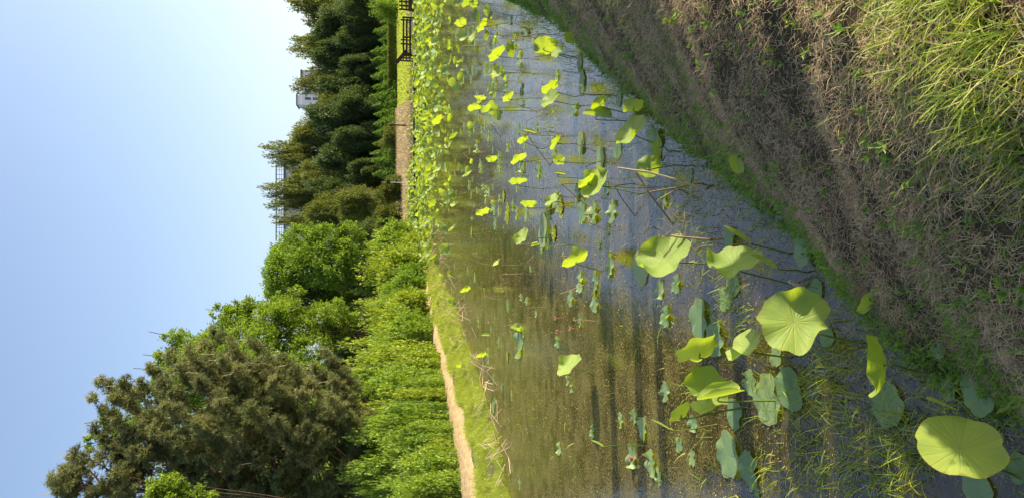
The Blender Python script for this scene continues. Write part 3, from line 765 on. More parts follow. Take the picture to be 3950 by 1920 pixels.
# mown dead thatch covering the bank
s = Soup()
for n, y0, y1, L, Wd in ((150000, 1.2, 5.5, .05, .0026), (90000, 5, 11, .07, .004), (34000, 10, 24, .11, .007)):
    Y = rng.uniform(y0, y1, n); X = xr(Y) + .12 + rng.uniform(0, 1, n) * (3.2 if y0 < 10 else 3.6)
    k = X < Y * .36 + .25; X, Y = X[k], Y[k]; n = len(X)
    P = np.stack([X, Y, gz(X, Y) + rng.uniform(0, .03, n)], 1); D = rvec(n); D[:, 2] = np.abs(D[:, 2]) * .45 - .02; D = unit(D)
    q = np.sin(X * 9 + 2 * wob(X * 4, Y * 4)) * np.sin(Y * 8 + 3 * wob(Y * 3, X * 5)); k = q + rng.normal(0, .6, n) > -.35; P, D, X, Y = P[k], D[k], X[k], Y[k]; n = len(P)
    blades(s, P, D, rng.uniform(.5, 1.4, n) * L, Wd * rng.uniform(.6, 1.5, n), .3, np.clip(rng.normal(.5, .28, n) + .12 * wob(X * 2, Y * 2), 0, .93), seg=2)
tag(link('bank_thatch', s.mesh('bank_thatch', M['thatch'])), 'matted dry mown grass covering the shaded bank', 'dead grass', kind='stuff')
# green low weeds, thick at the waterline
s = Soup()
n = 6500; Y = 1.4 + 17 * rng.random(n) ** 1.5; d = rng.exponential(.45, n) - .06
k = rng.random(n) < .22; d[k] = rng.uniform(0, 2.2, k.sum()); X = xr(Y) + d
k = (wob(X * 1.6, Y * 1.6) + rng.normal(0, .5, n) > .22) | (rng.random(n) < .10); X, Y, d = X[k], Y[k], d[k]; n = len(X)
P0 = np.stack([X, Y, np.maximum(gz(X, Y), 0) + .01], 1); size = rng.uniform(.012, .032, n) * (1 + Y / 12)
for j in range(7):
    D = rvec(n); D[:, 2] = np.abs(D[:, 2]) * .9 + .15; D = unit(D)
    leaves(s, P0 + np.array([0, 0, 1]) * (size * rng.uniform(0, 1.2, n))[:, None], D, size * rng.uniform(.8, 1.5, n), size * .42)
n = 1300; Y = rng.uniform(2.2, 7.5, n); X = xr(Y) + rng.uniform(-.05, .55, n) * rng.uniform(.3, 1.3, n)
k = wob(X * 3.1, Y * 2.7) + rng.normal(0, .3, n) > -.05; X, Y = X[k], Y[k]; n = len(X)
P0 = np.stack([X, Y, np.maximum(gz(X, Y), 0) + .015], 1); size = rng.uniform(.018, .045, n)
for j in range(6):
    D = rvec(n); D[:, 2] = np.abs(D[:, 2]) * .9 + .3; D = unit(D)
    leaves(s, P0 + np.array([0, 0, 1]) * (size * rng.uniform(0, 1.6, n))[:, None], D, size * rng.uniform(.8, 1.5, n), size * .36, tint=rng.uniform(.4, 1, n))
tag(link('bank_weeds', s.mesh('bank_weeds', M['weed'])), 'low leafy green weeds along the shaded waterline', 'weeds', kind='stuff')
# green grass in the thatch
s = Soup()
n = 34000; Y = 1.3 + 19 * rng.random(n) ** 1.5; X = xr(Y) + rng.uniform(-.12, 2.6, n)
k = wob(X * 1.2 + 3, Y * 1.1) + rng.normal(0, .35, n) > .30 - .5 * (X - xr(Y) < .3); X, Y = X[k], Y[k]; n = len(X)
P = np.stack([X, Y, np.maximum(gz(X, Y), 0)], 1); D = unit(rvec(n) * .8 + np.array([-.3, 0, .9]))
blades(s, P, D, rng.uniform(.03, .11, n), .0028 * (1 + Y / 9), .5)
tag(link('bank_grass', s.mesh('bank_grass', M['weed'])), 'thin green grass growing through the mown thatch', 'grass', kind='stuff')
# tall sunlit grass on the crest
s = Soup(); tf = []
for (px, py, nb, L) in [(2500,60,130,.42),(2430,30,120,.4),(2540,160,120,.42),(2350,60,110,.38),(2480,230,110,.38),(2560,300,100,.36),(2280,40,90,.36),(2400,150,110,.4),(2330,170,70,.3),(2440,300,60,.3),(2200,30,60,.28),(2570,400,60,.3),(2300,110,70,.3),(2250,90,50,.24),(2560,40,130,.45),(2480,120,120,.4),(2390,250,50,.26),(2360,330,36,.24),(2510,390,50,.28),(2150,60,30,.2),(2080,20,30,.2),(1990,30,22,.18),(2570,220,120,.4),(2130,110,20,.18),(2610,100,120,.4),(2620,350,90,.36),(2440,-40,120,.4),(2300,-30,100,.36),(2500,330,70,.3),(2540,430,40,.3),(2460,370,40,.26),(2350,215,60,.3),(2560,110,120,.4)]:
    nb = int(nb * .6 * (1 if px > 2260 else .5)); L *= .42; c = ground(px, py, 1.38); tc_ = c[:2] + rng.normal(0, .085, (5, 2)); ti_ = rng.integers(5, size=nb); P = np.zeros((nb, 3)); P[:, :2] = tc_[ti_] + rng.normal(0, .018, (nb, 2))
    P[:, 2] = gz(P[:, 0], P[:, 1]) - .01
    D = unit(np.array([-.2, .0, 1]) + rng.normal(0, .40, (nb, 3)))
    blades(s, P, D, L * rng.uniform(.35, 1.0, nb), .0046 * rng.uniform(.5, 1.4, nb), .5, np.clip(rng.normal(.5, .3, nb), 0, 1), seg=4)
tag(link('crest_grass', s.mesh('crest_grass', M['grass'])), 'tall sunlit yellow green grass on the crest of the bank', 'grass', kind='stuff')
# reed shoots standing in the water
s = Soup()
clumps = [(2455,1300,8),(2510,1330,6),(2560,1240,8),(2680,1010,16),(2620,930,14),(2560,990,10),(2700,900,18),(2640,800,14),(2720,940,20),(2480,760,10),(2550,690,14),(2600,760,14),(2790,1160,30),(2850,1200,30),(2820,1110,22),(2900,1250,18),(2950,1400,16),(2850,1290,22),(3000,1450,24),(2880,1480,16),(3180,1400,40),(3230,1440,46),(3260,1490,30),(3120,1440,20),(3300,1250,20),(3330,1300,20),(3420,1220,30),(3480,1260,30),(3150,1500,24),(3420,1620,30),(3480,1660,36),(3500,1720,40),(3450,1780,30),(3520,1850,40),(3380,1850,30),(3560,1640,30),(3400,1560,16),(3200,1640,16),(3260,1760,16),(3150,1800,14),(3060,1800,12),(3000,1840,12),(3700,1450,30),(3800,1400,30),(3860,1550,30),(3640,1380,26),(3750,1600,20),(3900,1650,24),(2640,1430,8),(2590,1260,8),(2660,1500,10),(2700,1640,10),(2740,1740,12),(2640,1760,10),(2560,1850,8),(2700,1860,10),(2840,1900,10),(2960,1660,16),(2980,1720,12),(3100,1900,14),(2420,700,10),(2380,560,8),(2120,470,22),(2140,520,16),(2100,430,16),(2150,560,12),(2060,300,10),(2300,600,10),(2250,690,10),(2330,760,8),(2330,900,8),(2200,950,6),(2120,1700,8),(2060,1580,6),(2180,1640,6),(2010,1450,8),(2100,1540,6),(2220,1800,8),(2350,1500,6),(2000,1650,8),(3100,1640,30),(3180,1850,40),(3260,1880,40),(3320,1780,30),(3060,1720,24),(3350,1650,30),(2960,1880,24),(3230,1560,34),(3150,1560,30),(3420,1900,40)]
for (x, y, nb) in clumps:
    c = ground(x * k_, y * k_); nb = int(nb * 1.3)
    sp = .10 + .01 * c[1]; P = np.zeros((nb, 3)); P[:, 0] = c[0] + rng.normal(0, sp, nb); P[:, 1] = c[1] + rng.normal(0, sp, nb)
    D = unit(np.array([0.0, -.05, .8]) + rng.normal(0, .42, (nb, 3)))
    blades(s, P, D, rng.uniform(.06, .22, nb), .0055 * (1 + c[1] / 14) * rng.uniform(.6, 1.2, nb), .6, seg=4)
# fringe of shoots along the waterline
n = 2600; Y = 1.6 + 15 * rng.random(n) ** 1.3; X = xr(Y) - rng.exponential(.28, n)
P = np.stack([X, Y, np.full(n, -.01)], 1); D = unit(np.array([-.15, 0, .8]) + rng.normal(0, .35, (n, 3)))
blades(s, P, D, rng.uniform(.05, .2, n), .004 * (1 + Y / 12), .5, seg=3)
tag(link('reed_shoots', s.mesh('reed_shoots', M['grass'])), 'thin grassy shoots poking out of the pond', 'water grass', kind='stuff')
# specks and flakes floating everywhere
s = Soup(); n = 90000
Y = 2 + 48 * rng.random(n) ** 1.35; u = rng.uniform(-.37, .33, n); X = u * Y
k = (X < xr(Y) + .05) & (X > xl(Y) - .1) & (wob(X * 1.5, Y * 1.2) + rng.normal(0, .7, n) - .35 * (X > .3) - .5 * (Y < 5) > -.25); X, Y = X[k], Y[k]; n = len(X)
P = np.stack([X, Y, np.full(n, .004)], 1); a = rng.uniform(0, 6.28, n); D = np.stack([np.cos(a), np.sin(a), rng.uniform(0, .5, n)], 1); D = unit(D)
sz = rng.uniform(.006, .016, n) * (1 + Y / 9)
leaves(s, P, D, sz, sz * .45, up=3, tint=np.clip(rng.normal(.45, .3, n), 0, 1))
tag(link('water_specks', s.mesh('water_specks', leafmat('speck', [(.07, .07, .02), (.20, .17, .05), (.36, .32, .10), (.5, .45, .2)], (.4, .35, .1), .2))), 'yellowish specks and scraps floating on the pond', 'floating debris', kind='stuff')
# algae patches
for i, (x, y, r_) in enumerate([(1960,822,60),(1862,815,30),(2165,800,45),(1945,758,30),(2140,900,40),(1960,1375,22),(1820,895,30)]):
    c = ground(x * k_, y * k_); r0 = r_ * (c @ FW - CAMZ * FW[2]) / F / 2; n = 500; a = rng.uniform(0, 6.28, n); q = np.sqrt(rng.random(n)) * r0 * 1.3
    P = np.stack([np.cos(a) * q, np.sin(a) * q, np.full(n, .004)], 1); D = unit(np.stack([np.cos(a * 5), np.sin(a * 5), np.full(n, .35)], 1)); s = Soup()
    leaves(s, P, D, .06, .03, up=2)
    tag(link('algae_patch', s.mesh('algae_patch', M['verge']), loc=(c[0], c[1], 0)), 'yellow green algae film on the pond', 'algae', kind='stuff')
# verge grass on the opposite side, between path and pond
s = Soup()
for n, y0, y1 in ((70000, 16, 34), (40000, 34, 66)):
    Y = rng.uniform(y0, y1, n); e = xl(Y); pr = np.interp(Y, [a for a, b in PR], [b for a, b in PR])
    X = pr - .05 + (e + .35 - pr) * rng.random(n) ** .9
    P = np.stack([X, Y, np.maximum(gz(X, Y), 0)], 1); D = unit(np.array([0, 0, 1]) + rng.normal(0, .4, (n, 3)))
    q = wob(X * 2.2, Y * 1.4); k = q + rng.normal(0, .5, n) > -.4; P, D, q = P[k], D[k], q[k]; n = len(P)
    blades(s, P, D, rng.uniform(.05, .30, n) * (1 + .7 * q), .011 if y0 < 30 else .02, .5, np.clip(rng.normal(.45, .28, n) + .3 * q, 0, 1), seg=2)
n = 26000; Y = rng.uniform(16, 60, n); pl = np.interp(Y, [a for a, b in PL], [b for a, b in PL]); X = pl - .1 - rng.exponential(.35, n)
P = np.stack([X, Y, gz(X, Y)], 1); D = unit(np.array([0, 0, 1]) + rng.normal(0, .4, (n, 3)))
blades(s, P, D, rng.uniform(.05, .16, n), .014, .5, seg=2)
n = 12000; Y = rng.uniform(54, 82, n); X = rng.uniform(-5, 2.6, n)
P = np.stack([X, Y, np.maximum(gz(X, Y), 0)], 1); D = unit(np.array([0, 0, 1]) + rng.normal(0, .35, (n, 3)))
blades(s, P, D, rng.uniform(.1, .3, n), .03, .5, seg=2)
tag(link('verge_grass', s.mesh('verge_grass', M['verge'])), 'sunlit yellow green grass beside the dirt path', 'grass', kind='stuff')
# dry reed paddock beyond the pond
s = Soup(); n = 34000; Y = rng.uniform(77, 116, n); X = rng.uniform(1.5, 17, n) * (Y / 84) ; k = X < 3 + 13.5 * (Y / 84); X, Y = X[k], Y[k]; n = len(X)
P = np.stack([X, Y, gz(X, Y)], 1); D = unit(np.array([0, 0, 1]) + rng.normal(0, .45, (n, 3)))
blades(s, P, D, rng.uniform(.3, .8, n), .045, .2, np.clip(rng.normal(.6, .25, n), 0, 1), seg=2)
tag(link('dry_reeds', s.mesh('dry_reeds', M['straw'])), 'bleached dry stalks filling the paddock beyond the pond', 'reeds', kind='stuff')
s = Soup(); n = 9000; Y = rng.uniform(78, 106, n); X = rng.uniform(0, 20, n)
P = np.stack([X, Y, gz(X, Y) + .1], 1); leaves(s, P, unit(rvec(n) + np.array([0, 0, .8])), rng.uniform(.12, .3, n), .14)
n = 14000; Y = np.round(rng.uniform(82, 112, n) / 3) * 3 + rng.normal(0, .35, n); X = rng.uniform(15, 48, n)
P = np.stack([X, Y, gz(X, Y)], 1); leaves(s, P, unit(rvec(n) * .6 + np.array([0, 0, 1])), rng.uniform(.12, .4, n), .14)
tag(link('crop_rows', s.mesh('crop_rows', M['verge'])), 'low bright green crop rows in the far field', 'crops', kind='stuff')

# ------------------------------------------------------------------ trees and shrubs
def clump_leaves(s, blobs, n, L, W, twigs=60, up=.5, tw=.16, out=.75, shell=.55, zk=1.0):
    """blobs: (x,y,z,rx,ry,rz) - leaves gathered on twigs spread through every blob"""
    vol = np.array([b[3] * b[4] + b[4] * b[5] for b in blobs]); vol = vol / vol.sum()
    for b, v in zip(blobs, vol):
        nt_ = max(6, int(twigs * v * len(blobs))); c = np.array(b[:3]); r = np.array(b[3:]) * np.array([1, 1, zk])
        d = rvec(nt_); q = rng.uniform(shell, 1.05, nt_) ** .8
        T = d * q[:, None]; m_ = max(8, int(n * v)); idx = rng.integers(nt_, size=m_)
        P = c + (T[idx] + rng.normal(0, tw, (m_, 3))) * r
        D = unit(T[idx] * out + rvec(m_) * .8 + np.array([0, 0, .25]))
        base = rng.normal(.45, .2, nt_)[idx]
        leaves(s, P, D, L * rng.uniform(.6, 1.3, m_), W * rng.uniform(.7, 1.3, m_), np.clip(base + rng.normal(0, .15, m_), 0, 1), up=up)
def crown_blobs(n, rx, ry, rz, z, br=.42, seed=0, cone=0.0):
    r_ = np.random.default_rng(seed); out = []
    for i in range(n):
        d = r_.normal(size=3); d /= np.linalg.norm(d); q = r_.uniform(.35, .72)
        k = 1 - cone * (d[2] * q * .5 + .5)
        out.append((d[0] * q * rx * k, d[1] * q * ry * k, z + d[2] * q * rz, br * rx * k * r_.uniform(.45, 1.35), br * ry * k * r_.uniform(.45, 1.35), br * rz * r_.uniform(.5, 1.3)))
    return out
def wood(s, base, top, blobs, r0, limb=.35, bend=.3, every=1, stems=1):
    base = np.asarray(base, float); top = np.asarray(top, float)
    for k in range(stems):
        off = np.array([rng.normal(0, bend), rng.normal(0, bend), 0]) if stems == 1 else np.array([rng.normal(0, 1), rng.normal(0, 1), 0]) * bend * 3
        mid = base * .5 + top * .5 + off * .5
        pts = curve_pts([base + (off * .05 if stems > 1 else 0), base * .7 + mid * .3 + off * .1, mid, top + (off if stems > 1 else 0)], 6)
        tube(s, pts, np.linspace(r0, r0 * .25, len(pts)) * (1 if stems == 1 else .55), 8, .5)
        for b in blobs[k::max(every, stems)]:
            c = np.array(b[:3]); f = np.clip((c[2] - base[2]) / max(.1, top[2] - base[2]) * .65, .15, .9); p0 = pts[int(f * (len(pts) - 1))]
            q = curve_pts([p0, (p0 + c) / 2 + np.array([0, 0, -.08 * np.linalg.norm(c - p0)]), c + (c - p0) * .15], 4)
            tube(s, q, np.linspace(r0 * limb, r0 * .07, len(q)), 6, .5)
def tree(name, base, blobs, label, cat, mat, n, L, W, r0=.2, group=None, top=None, bark='bark', stems=1, bend=.3, crown='crown', **kw):
    root = thing(name, base, label, cat, group); s = Soup()
    zt = max(b[2] for b in blobs) if top is None else top
    wood(s, (0, 0, -.1), (0, 0, zt * .92), blobs, r0, stems=stems, bend=bend)
    link('trunk', s.mesh('trunk', M[bark], True), root)
    s = Soup(); clump_leaves(s, blobs, n, L, W, **kw); link(crown, s.mesh(crown, M[mat]), root)
    return root
def copy_tree(o, loc, rz, sc, label, group=None):
    c = o.copy(); C.objects.link(c); c.location = tuple(loc); c.rotation_euler = (0, 0, rz); c.scale = sc; c['label'] = label
    if group: c['group'] = group
    for ch in o.children:
        d = ch.copy(); C.objects.link(d); d.parent = c
    return c

# the wood behind the field: prototypes then copies
SPEC = [('f_dark', 0, 0.25), ('f_dark', 1, .6), ('f_olive', 2, .1), ('f_olive', 3, .3), ('f_green', 4, .1)]
protos = {}
WOOD = [ # px of the top, lateral py, half width px, depth, kind, label
 (748, 18, 62, 150, 3, 'far thin crowned tree at the end of the wood, nearest the deck'),
 (752, 118, 60, 152, 3, 'far round tree behind two dark conifers'),
 (760, 205, 50, 150, 3, 'low olive topped tree beside the white roofed building'),
 (800, 275, 60, 148, 2, 'olive tree in front of the white roofed building'),
 (735, 330, 46, 150, 2, 'loose topped tree on the shoulder of the tall airy tree'),
 (694, 375, 50, 156, 3, 'tall airy tree with sky showing through, higher of two'),
 (712, 415, 40, 152, 3, 'airy tree sloping down from the tallest of the wood'),
 (692, 470, 48, 150, 3, 'tall dense topped tree beside the roof railing'),
 (704, 505, 40, 154, 3, 'tree just before the roof railing begins'),
 (716, 555, 38, 145, 3, 'small dark tree under the roof railing'),
 (800, 55, 66, 132, 0, 'broad dark tree behind the fence end'),
 (775, 135, 60, 130, 1, 'dark pointed conifer, tallest above the deck'),
 (840, 95, 52, 124, 1, 'dark conifer with drooping sprays above the deck'),
 (850, 165, 50, 122, 1, 'dark conifer beside the drooping one'),
 (790, 210, 52, 128, 1, 'bushy topped dark tree right of the building roof'),
 (785, 300, 62, 124, 0, 'wide dark tree with lit shoulder in the middle of the wood'),
 (840, 262, 50, 120, 0, 'lower dark tree in the middle of the wood'),
 (805, 390, 58, 122, 0, 'tall dark tree behind the row of young conifers'),
 (830, 345, 46, 118, 1, 'narrow dark tree behind the row of young conifers'),
 (760, 440, 46, 138, 2, 'olive tree between the two tall airy ones'),
 (790, 480, 50, 120, 0, 'dark tree above the creeper covered mound'),
 (770, 535, 50, 116, 2, 'olive tree touching the great round tree'),
 (850, 520, 52, 108, 2, 'lower olive tree above the creeper covered mound'),
 (870, 430, 46, 114, 1, 'short dark conifer behind the mound'),
 (860, 10, 50, 122, 0, 'dark tree cut by the frame above the fence'),
 (880, 590, 50, 100, 0, 'dark undergrowth tree beside the great round tree'),
 (900, 220, 70, 128, 0, 'low dark tree filling the middle of the wood'),
 (900, 320, 70, 127, 0, 'low dark tree in deep shade behind small conifers'),
 (905, 110, 70, 127, 0, 'low dark tree in deep shade behind the hedge'),
 (905, 470, 60, 122, 0, 'low dark tree in deep shade behind the mound'),
 (905, 400, 60, 126, 0, 'low dark tree in deep shade by the red soil'),
 (800, 760, 90, 84, 0, 'dark tree hidden deep behind the great round tree'),
 (820, 860, 90, 70, 0, 'dark tree behind the feathery light green tree'),
 (800, 960, 100, 62, 0, 'dark tree filling the gap behind the pine boughs'),
 (700, 1080, 120, 60, 0, 'dark tree far behind the middle of the pine'),
 (440, 1170, 130, 46, 0, 'dark crown close behind the upper pine'),
 (560, 1190, 150, 44, 0, 'dark crown close behind the lower pine boughs'),
 (500, 1060, 140, 48, 4, 'green crown close behind the pine, toward the feathery tree'),
 (700, 1220, 110, 60, 0, 'dark tree far behind the pine trunk'),

]
for kx, (mt, sd_, cone) in enumerate(SPEC):
    bl = crown_blobs([40, 40, 38, 30, 30][kx], 1, 1, .98, 1.0, [.28, .24, .28, .26, .3][kx], 50 + kx, cone)
    bl += [(b[0] * .7, b[1] * .7, .28 + abs(b[2] - 1) * .15, b[3], b[4], b[5] * .8) for b in bl[:8]] if kx < 3 else []
    p = tree('forest_tree', (0, -500, 0), [(b[0], b[1], max(.2, b[2]), b[3], b[4], b[5]) for b in bl], 'x', 'tree', mt, 34000 if kx != 3 else 17000, .055, .034, r0=.05, group='trees of the wood behind the field', twigs=70 if kx != 3 else 48, tw=.17, up=.1, zk=1.15)
    protos[kx] = p
used = set()
for (px, py, hw, Y, kx, lab) in WOOD:
    Y += 14 if Y > 105 else 0
    c = at(px, py, Y); z0 = float(gz(c[0], Y)); H = c[2] - z0; wd = hw * K * Y / F * 1.25
    src = protos[kx]; sc = (wd, wd * .9, H / 1.72)
    if kx in used: o = copy_tree(src, (c[0], Y, z0), rng.uniform(0, 6.28), sc, lab)
    else: o = src; o.location = (c[0], Y, z0); o.scale = sc; o['label'] = lab; used.add(kx)
for kx, p in protos.items():
    if kx not in used:
        for ch in list(p.children): bpy.data.objects.remove(ch)
        bpy.data.objects.remove(p)

# great round tree with many stems
def px_blobs(lst, Y, base, dy=.9):
    out = []
    for (px, py, rz, rx, *r_) in lst:
        off = r_[0] if r_ else 0; y_ = Y + off
        c = at(px, py, y_); s_ = K * y_ / F
        out.append((c[0] - base[0], y_ - base[1], c[2] - base[2], rx * s_, rx * s_ * dy, rz * s_))
    return out
b0 = ground(985, 700, .6); b0 = np.array([at(985, 700, 64)[0], 64, .7])
bl = px_blobs([(735,640,45,45),(715,690,42,50,-1),(730,740,45,45),(765,600,45,38,-1),(790,660,60,55,-2),(780,740,55,45,1),(830,610,45,42,-2),(845,680,50,45,-3),(840,760,45,35),(880,600,34,34,-2),(870,640,34,36,-3),(700,650,26,30,1),(695,720,26,30,0),(900,650,26,30,-3),(760,690,60,60,2),(820,720,50,45,2),(760,790,34,26,1),(715,770,30,26,0)], 64, b0)
tree('round_tree', b0, bl, 'great rounded tree with many bare stems showing through its middle', 'tree', 'f_green', 46000, .27, .12, r0=.42, stems=7, bend=.5, twigs=70, tw=.14, up=.8)
# light green broadleaf trees behind the pine
bl_ = [(560,785,26,18),(590,800,30,30),(620,770,26,20),(640,790,34,30),(680,800,36,36,-1),(720,790,34,34,-1),(560,840,34,36),(610,850,40,40,-1),(660,860,44,44,-2),(710,860,40,40,-1),(760,830,40,40,-1),(800,800,36,34,0),(850,840,36,34,0),(780,880,44,40,-2),(840,780,34,26,-1),(700,760,24,22,0),(740,740,24,18,0),(880,810,26,26,0)]
b0 = np.array([at(900, 850, 46)[0], 46, .8])
tree('broadleaf_tree', b0, px_blobs(bl_, 46, b0), 'light green feathery tree between the pine and the great round tree', 'tree', 'f_light', 34000, .17, .08, r0=.2, twigs=64, tw=.14, group='light green trees behind the pine')
bl_ = [(440,850,26,20),(470,870,30,30),(500,890,36,36,-1),(420,900,26,24),(400,930,24,22),(530,870,34,34),(460,930,40,40,-1),(520,940,44,44,-1),(580,910,44,44,-1),(640,930,44,44,-1),(700,930,44,44,-1),(385,975,20,20),(340,1010,24,24),(280,1050,22,22),(300,1100,34,34),(360,1060,40,40),(720,980,44,44),(600,1000,50,50),(450,1000,50,50),(780,950,40,36),(240,1110,20,20)]
b0 = np.array([at(900, 960, 41)[0], 41, .8])
tree('broadleaf_tree', b0, px_blobs(bl_, 41, b0), 'taller light green tree showing sprays above and behind the pine', 'tree', 'f_light', 38000, .16, .075, r0=.24, twigs=64, tw=.14, group='light green trees behind the pine')
# young tree in front of the pine
b0 = np.array([at(1100, 1252, 24)[0] - .1, 24, .6])
bl_ = [(400,1225,26,24),(430,1215,24,22),(440,1250,34,30),(480,1245,26,24),(390,1255,22,24),(520,1262,24,24)]
tree('sapling', b0, px_blobs(bl_, 24, b0), 'bright leafy young crown standing in front of the pine at its lower side', 'young tree', 'f_light', 5200, .11, .055, r0=.06, twigs=26, tw=.16, group=None)

# pine
def pine(base, trunk_px, tips, label, Y0, mat='needle', ntuft=26):
    root = thing('pine_tree', base, label, 'pine tree', 'pines behind the shrubs'); s = Soup(); f = Soup()
    tp = curve_pts([np.array([0, 0, -.1])] + [at(x, y, Y0) - base for x, y in trunk_px], 8)
    tube(s, tp, np.linspace(.24, .05, len(tp)), 10, .5)
    PT, DT = [], []
    for (px, py, dy) in tips:
        t = at(px, py, Y0 + dy) - base
        hz = t[2] - max(.8, np.linalg.norm(t[:2] - tp[len(tp) // 2][:2]) * .55 + .3)
        j = int(np.argmin(np.abs(tp[:, 2] - max(hz, 1.6)))); p0 = tp[j]
        out = t - p0; md = p0 + out * .55 + np.array([0, 0, -.12 * np.linalg.norm(out[:2])])
        q = curve_pts([p0, md, t], 9); tube(s, q, np.linspace(.045, .010, len(q)), 6, .5)
        ln = np.linalg.norm(out)
        for w_ in np.linspace(.18, 1, max(6, int(ln * 3.6))):
            i = min(len(q) - 1, int(w_ * (len(q) - 1))); c = q[i]; rad = .42 * (1.15 - .9 * w_)
            for _ in range(5):
                oc = rng.normal(0, 1, 3) * np.array([rad, rad, rad * .55]) + np.array([0, 0, .08])
                if math.sin(2.3 * (c + oc)[0] + 1.1 * (c + oc)[1]) + math.sin(2.9 * (c + oc)[2] + 1.7 * (c + oc)[0]) + rng.normal(0, .45) < -.75 and w_ < .93: continue
                m_ = 11; o_ = oc + rng.normal(0, .075, (m_, 3)); PT.extend(c + o_); DT.extend(unit((o_ - oc) * 5 + np.array([0, 0, .55]) + out / ln * .35 + oc * .5))
        for _ in range(2 if py < 960 or px < 330 else int(rng.random() < .3)):
            dd = rng.normal(0, .16, 3); a = t + dd + np.array([0, 0, .1])
            tube(f, [a, a + np.array([rng.normal(0, .03), rng.normal(0, .03), rng.uniform(.25, .5)])], np.array([.013, .007]), 4, .5, 1)
    PT = np.array(PT); DT = np.array(DT); n = len(PT); tn = .42 + .28 * np.sin(PT[:, 0] * 2.1 + PT[:, 2] * 1.6) * np.sin(PT[:, 2] * 2.4 - PT[:, 1]) + rng.normal(0, .12, n)
    for k in range(11):
        D = unit(DT * .85 + rvec(n)); L = rng.uniform(.12, .21, n)[:, None]
        side = unit(np.cross(D, rvec(n))) * .0125
        V = np.stack([PT - side, PT + side, PT + D * L], 1).reshape(-1, 3)
        f.add(V, np.arange(n * 3).reshape(-1, 3), np.repeat(np.clip(tn + rng.normal(0, .12, n), 0, 1), 3))
    link('trunk', s.mesh('trunk', M['pinebark'], True), root)
    link('needles', f.mesh('needles', [M[mat], M['candle']]), root); return root
tips = [(135,1205,0),(165,1180,.5),(200,1140,-.5),(185,1230,0),(245,1075,0),(240,1000,.6),(262,955,.4),(290,1000,-.8),(310,960,0),(300,1060,-1),(340,1020,.6),(360,960,-.4),(385,925,.5),(410,960,-1),(430,890,.6),(455,930,-.5),(480,880,0),(500,955,-1.4),(520,870,.4),(545,835,.6),(560,900,-.8),(590,870,.2),(610,930,-1.2),(640,860,.6),(660,910,-.6),(690,960,-1.4),(720,900,.2),(745,930,-.6),(770,980,-1.2),(800,925,.3),(820,890,.6),(845,950,-.4),(870,985,.2),(835,1000,-1.6),(260,1150,-.5),(300,1190,-1),(340,1130,-1.4),(390,1080,-1.6),(380,1180,.5),(430,1020,-2),(450,1130,-1.6),(500,1060,-2),(530,1150,-2),(560,1010,-2),(590,1090,-2.2),(630,1020,-2),(650,1160,-2),(700,1060,-2.2),(740,1130,-2),(780,1070,-2),(820,1130,-1.4),(700,1220,-1.4),(850,1060,-1),(790,1210,-1.2),(600,1220,-1.6),(500,1230,-1),(230,1225,.5),(420,1225,.8),(840,1200,-.4),(330,1240,1),(205,1205,.6),(265,1215,-.6),(165,1238,.3),(235,1246,-.3),(300,1232,.4),(185,1155,.2),(280,1120,.3),(150,1220,-.3)]
_r = np.random.default_rng(5)
tips += [(x + _r.uniform(15, 60), y + _r.uniform(20, 70), d_ + _r.uniform(1.2, 2.6)) for x, y, d_ in tips[4:48:2]]
b0 = np.array([at(1100, 1285, 31)[0], 31, .7])
pine(b0, [(880,1275),(760,1262),(640,1250),(500,1240),(330,1232),(150,1222)], tips, 'big grey green pine with pale upright shoots, tallest tree', 31)

# shrubs
SH = []
def shrub_proto(seed, mat, n, L, W, tall=1.0):
    bl = [(b[0], b[1], max(.12, b[2]), b[3], b[4], b[5]) for b in crown_blobs(30, 1.05, 1, .66, .46, .25, seed)]
    bl += [(b[0] * 1.12, b[1] * 1.12, .16, b[3] * .8, b[4] * .8, .2) for b in bl[:9]]
    root = thing('shrub', (0, -500, 0), 'x', 'shrub', 'shrubs banked behind the dirt path'); s = Soup()
    for b in bl[:14]:
        q = curve_pts([(b[0] * .15, b[1] * .15, -.1), (b[0] * .5, b[1] * .5, b[2] * .4), b[:3]], 4); tube(s, q, np.linspace(.02, .006, len(q)), 5, .5)
    link('stems', s.mesh('stems', M['bark'], True), root)
    s = Soup(); clump_leaves(s, bl, n, L, W, twigs=26, tw=.19, up=0, shell=.25, out=1.0, zk=1.7); link('foliage', s.mesh('foliage', M[mat]), root); return root
SP = {'y': shrub_proto(1, 'f_yellow', 13000, .075, .045), 'g': shrub_proto(2, 'f_light', 13000, .075, .042), 'd': shrub_proto(3, 'f_green', 12000, .08, .044), 'g2': shrub_proto(4, 'f_light', 14000, .065, .038)}
